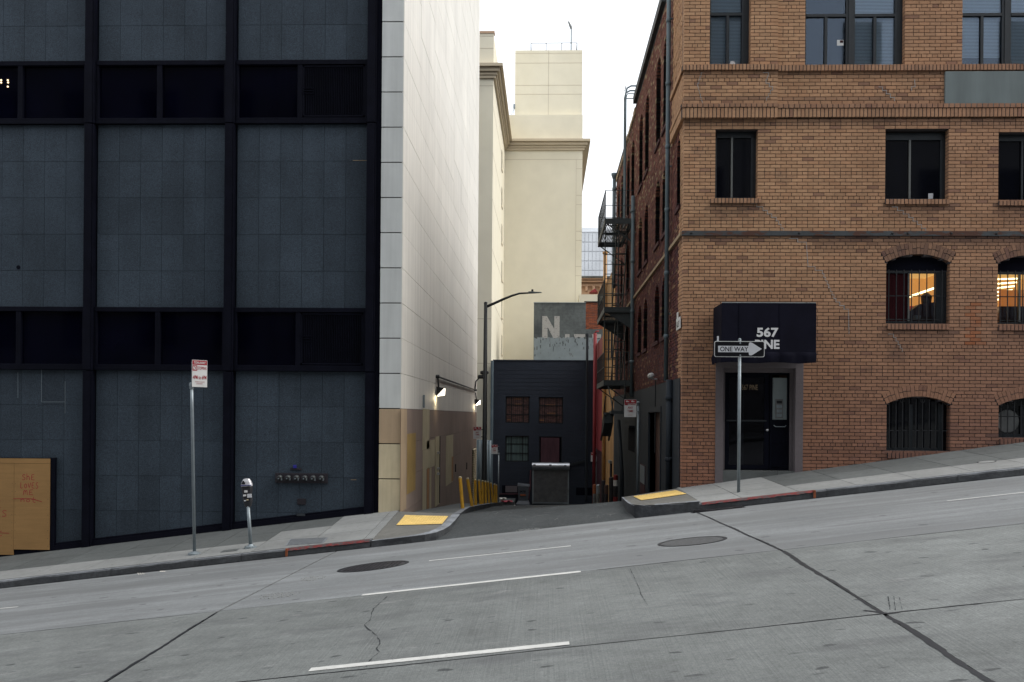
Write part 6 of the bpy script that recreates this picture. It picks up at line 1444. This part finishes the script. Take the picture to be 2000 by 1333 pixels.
# tow-away sign, left pavement
X, Y = hit(380, 1083, zwalk, 16, 21); z = zwalk(X, Y)
t = thing('tow_away_sign', 'tow-away sign reading NO STOPPING 4PM to 6PM on a leaning galvanised pole', 'street sign', (X, Y, z))
xt, ztp = P(374.5, 752, Y); xs2, zs2 = P(376.5, 712, Y)
mb = MB(); mb.tube([(X, Y, z), (X+(xt-X)*.85, Y, z+(ztp-z)*.85), (xt, Y, ztp-.0)], .031, 12); mb.build('pole', 'galvanised', t, smooth=True)
mb = MB(); mb.lathe([(.031, -.05), (.042, -.045), (.042, .0), (.05, .01), (.05, .06), (.03, .075)], (xt, Y, ztp-.03), 12); mb.build('collar', 'galvanised', t); mb = MB(); mb.box(xt-.012, xt+.012, Y+.0, Y+.012, ztp, zs2+.05); mb.build('strap', 'galvanised', t)
mb = MB(); mb.lathe([(.12, -.02), (.12, .01), (.07, .035), (.035, .05)], (X, Y, z+.01), 16); mb.build('base_flange', 'galvanised', t, smooth=False)
xa, za = P(376.5, 756, Y); xb_, zb2 = P(400.5, 703.5, Y); sign_face(t, (xa, Y-.045, za), (xb_-xa, .17, -.004), (.0, 0, zb2-za), (.50, -.86, 0), 'tow')
# parking meter
X, Y = hit(490, 1070, zwalk, 16, 21); z = zwalk(X, Y)
pm = thing('parking_meter', 'leaning single-head parking meter with silver dome on the left pavement', 'parking meter', (X, Y, z))
xt, zt = P(484.5, 985, Y); ax = Vector((xt-X, 0, zt-z)).normalized(); sx = Vector((ax.z, 0, -ax.x)); at = lambda a, b, h: Vector((xt, Y, zt))+sx*a+Vector((0, b, 0))+ax*h
mb = MB(); mb.tube([(X, Y, z), (xt, Y, zt)], [.036, .032], 12); mb.build('pole', 'galvanised', pm, smooth=True)
mb = MB(); mb.lathe([(.12, -.02), (.12, .01), (.06, .03), (.036, .06)], (X, Y, z+.01), 14); mb.build('base_flange', 'galvanised', pm)
def slice_body(name, prof, m, par, dp=.55):
    mb = MB(); n = 14; v = []
    for w2, h in prof:
        for k in range(n):
            a = 2*math.pi*k/n; c, s_ = math.cos(a), math.sin(a); r = 1/max(abs(c), abs(s_))**.45
            v.append(at(w2*c*r*.85, w2*dp*s_*r*.85, h))
    m_ = len(prof); mb._add(v, [(j*n+k, j*n+(k+1) % n, (j+1)*n+(k+1) % n, (j+1)*n+k) for j in range(m_-1) for k in range(n)]+[tuple(range(n))[::-1], tuple((m_-1)*n+k for k in range(n))])
    return mb.build(name, m, par, smooth=False)
hd = slice_body('head', [(.04, -.06), (.075, -.035), (.105, .05), (.108, .14), (.092, .175), (.105, .20), (.122, .27), (.124, .335)], 'meter_body', pm)
slice_body('dome', [(.128, .338), (.13, .365), (.105, .43), (.07, .475), (.02, .485)], 'meter_silver', pm, .62)
mb = MB(); mb.prism([at(-.10, -.075, .352), at(.10, -.075, .352), at(.10, -.08, .365), at(-.10, -.08, .365)], (0, .02, 0)); mb.build('blue_stripe', 'navy_blue', pm)
mb = MB(); mb.prism([at(-.085, -.069, .385), at(-.01, -.069, .385), at(-.012, -.047, .445), at(-.06, -.047, .445)], (0, .012, .004)); mb.build('display', 'sign_black', pm)
for (a, b, h0, h1, m) in ((-.035, .02, .225, .265, 'sign_white'), (-.06, -.01, .155, .19, 'sign_white'), (.015, .095, .125, .195, 'letter_grey'), (-.05, -.015, .065, .08, 'letter_grey'), (-.005, .03, .075, .095, 'paint_stone')):
    mb = MB(); mb.prism([at(a, -.075, h0), at(b, -.075, h0), at(b, -.073, h1), at(a, -.073, h1)], (0, .022, 0)); mb.build('sticker', m, hd)
# one way sign
X, Y = hit(1442.5, 962, zwalk, 16, 22); z = zwalk(X, Y)
ow = thing('one_way_sign', 'black and white ONE WAY arrow sign on a galvanised pole before the entrance', 'street sign', (X, Y, z))
xt, zt = P(1442.5, 664, Y); mb = MB(); mb.tube([(X, Y, z-.05), (X, Y, zt)], .031, 12); mb.lathe([(.031, 0), (.033, .01), (.015, .03)], (X, Y, zt), 10); mb.build('pole', 'galvanised', ow, smooth=True)
xa, za = P(1395, 697.5, Y-.05); xb_, zb2 = P(1493.5, 667, Y-.05)
def rrect(x0, x1, z0, z1, r, y, n=5):
    pts = []
    for cx, cz_, s0 in ((x1-r, z0+r, -90), (x1-r, z1-r, 0), (x0+r, z1-r, 90), (x0+r, z0+r, 180)):
        for k in range(n+1): a = math.radians(s0+90*k/n); pts.append((cx+r*math.cos(a), y, cz_+r*math.sin(a)))
    return pts
pl = MB().prism(rrect(xa, xb_, za, zb2, .035, Y-.048), (0, .006, 0)).build('sign_plate', 'sign_white', ow)
MB().prism(rrect(xa+.012, xb_-.012, za+.012, zb2-.012, .028, Y-.051), (0, .0035, 0)).build('black_field', 'sign_black', pl)
W_, H_ = xb_-xa, zb2-za; q = lambda u, v: (xa+W_*u, Y-.054, za+H_*v)
MB().prism([q(.075, .30), q(.68, .30), q(.69, .13), q(.715, .10), q(.75, .12), q(.945, .515), q(.75, .90), q(.715, .93), q(.69, .90), q(.68, .70), q(.075, .70)], (0, .0025, 0)).build('arrow', 'letter_grey', pl)
mb = MB(); mb.text('ONE WAY', (xa+W_*.115, Y-.0545, za+H_*.35), (W_*.56, 0, 0), (0, 0, H_*.30), .001); mb.build('lettering', 'sign_black', pl, fix=False)
for v in (.1, .87): mb = MB(); mb.lathe([(.018, 0), (.016, -.008), (.006, -.012)], (X, Y-.052, za+H_*v), 10, 'y'); mb.build('bolt', 'galvanised', pl)
MB().box(xa+.05, xa+.085, Y-.046, Y-.042, zb2, zb2+.095).build('tag', 'letter_grey', ow)
# alley no-stopping signs
def small_sign(name, label, pole_px, Y, pole_top, rect_px, grp=True, m='galvanised'):
    X = PX(pole_px, Y, pole_top); z = max(zal(X, Y), zaw(X, Y) if X < -1.8 and Y < 42 else -99)
    t = thing(name, label, 'street sign', (X, Y, z))
    if pole_top: mb = MB(); mb.tube([(X, Y, z-.1), (X, Y, PZ(pole_top, Y, pole_px))], .03, 10); mb.lathe([(.03, -.08), (.04, -.07), (.04, .0), (.02, .02)], (X, Y, PZ(pole_top, Y, pole_px)), 10); mb.build('pole', m, t, smooth=True)
    xa, za = P(rect_px[0], rect_px[3], Y-.06); xb_, zb2 = P(rect_px[2], rect_px[1], Y-.06)
    sign_face(t, (xa, Y-.06, za), (xb_-xa, 0, 0), (0, 0, zb2-za), (0, -1, 0), 'any')
    for zz in (.3, .8): MB().box(min(xb_, X)-.05, max(xb_, X)+.02, Y-.055, Y-.03, za+(zb2-za)*zz, za+(zb2-za)*zz+.025).build('bracket', m, t)
small_sign('no_stopping_sign', 'NO STOPPING ANY TIME sign on a grey pole by the brick corner', 1246.5, 25.0, 786, (1219, 781, 1243, 815))
small_sign('no_stopping_sign', 'NO STOPPING ANY TIME sign fixed to the black lamp post', 947, 35.75, None, (923.8, 834, 940.5, 857.5)) if False else None
t = thing('no_stopping_sign', 'NO STOPPING ANY TIME sign fixed to the black lamp post', 'street sign', (lx-.3, YL-.1, lz+2))
xa, za = P(924.5, 857.5, YL-.12); xb_, zb2 = P(940.3, 834, YL-.12); sign_face(t, (xa, YL-.12, za), (xb_-xa, 0, 0), (0, 0, zb2-za), (0, -1, 0), 'any')
MB().box(xb_-.03, lx+.0, YL-.115, YL-.08, zb2-.12, zb2-.09).build('bracket', 'iron_black', t); MB().box(xb_-.03, lx+.0, YL-.115, YL-.08, za+.06, za+.09).build('bracket', 'iron_black', t)
small_sign('no_stopping_sign', 'small far NO STOPPING sign on a thin pole left of the navy building', 974, 49.0, 885.5, (959.8, 869, 972, 887))
small_sign('no_stopping_sign', 'small far NO STOPPING sign half hidden beside the red drainpipe', 1159.5, 54.0, 886, (1154, 884, 1165, 902))
# posts on the right side of the alley
PP = [(1161.5, 947, 45.0, .13, ('orange_paint', 'shutter_grey'), 'stubby post with orange painted top at the alley right'), (1168.5, 947, 43.6, .14, ('galvanised', 'shutter_grey'), 'pale worn grey post beside the orange-topped one'),
      (1178.5, 938.5, 42.0, .13, ('post_dark', 'post_dark'), 'dark post between the worn grey post and the brown stump'), (1184.5, 947.5, 41.0, .13, ('door_brown', 'post_dark'), 'rusty brown stump post on the alley right'),
      (1194, 932.5, 39.5, .15, ('post_dark', 'post_dark'), 'thick near-black post left of the red and white one'), (1202.5, 928, 38.0, .13, ('red_boards', 'post_dark'), 'dark post with red top and white band')]
for i, (px, py, Y, r, ms, lb) in enumerate(PP):
    X, zt = P(px, py, Y); z0 = zal(X, Y); t = thing('post', lb, 'post', (X, Y, z0), 'posts along the right of the alley'); h = zt-z0
    mb = MB(); mb.lathe([(r*.62, -.1), (r*.62, h*.55)], (X, Y, z0), 12); mb.build('lower_part', ms[1], t, smooth=False)
    mb = MB(); mb.lathe([(r*.64, h*.55), (r*.64, h-.03), (r*.5, h), (.01, h+.01)], (X, Y, z0), 12); mb.build('upper_part', ms[0], t, smooth=False)
    if i == 5:
        mb = MB(); mb.lathe([(r*.68, h-.42), (r*.68, h-.2)], (X, Y, z0), 12); mb.build('white_band', 'sign_white', t); mb = MB(); mb.lathe([(r*.68, .0), (r*.68, .3)], (X, Y, z0), 12); mb.build('red_foot', 'red_boards', t); mb = MB(); mb.lathe([(r*.66, h*.4), (r*.66, h-.42)], (X, Y, z0), 12); mb.build('dark_band', 'post_dark', t)
# grey sheet gate where the side alley opens
mg = thing('metal_gate', 'grey corrugated sheet gate behind the lamp post', 'gate', (-3.1, 50, -2.6))
for k in range(22):
    y = 44.8+k*.52; MB().box(-3.13-.03*(k % 2), -3.09-.03*(k % 2), y, y+.5, zal(-3, y)-.2, PZ(868, 46, 945)-.088*(y-46)*.35).build('sheet', 'galvanised', mg, fix=False)
for y in (44.75, 47.5, 50.4, 53.3): mb = MB(); mb.tube([(-3.05, y, zal(-3, y)-.2), (-3.05, y, PZ(859, 46, 945)-.03*(y-46))], .10, 10); mb.build('gate_post', 'pipe_paint', mg, smooth=True)
# ================================================================== end
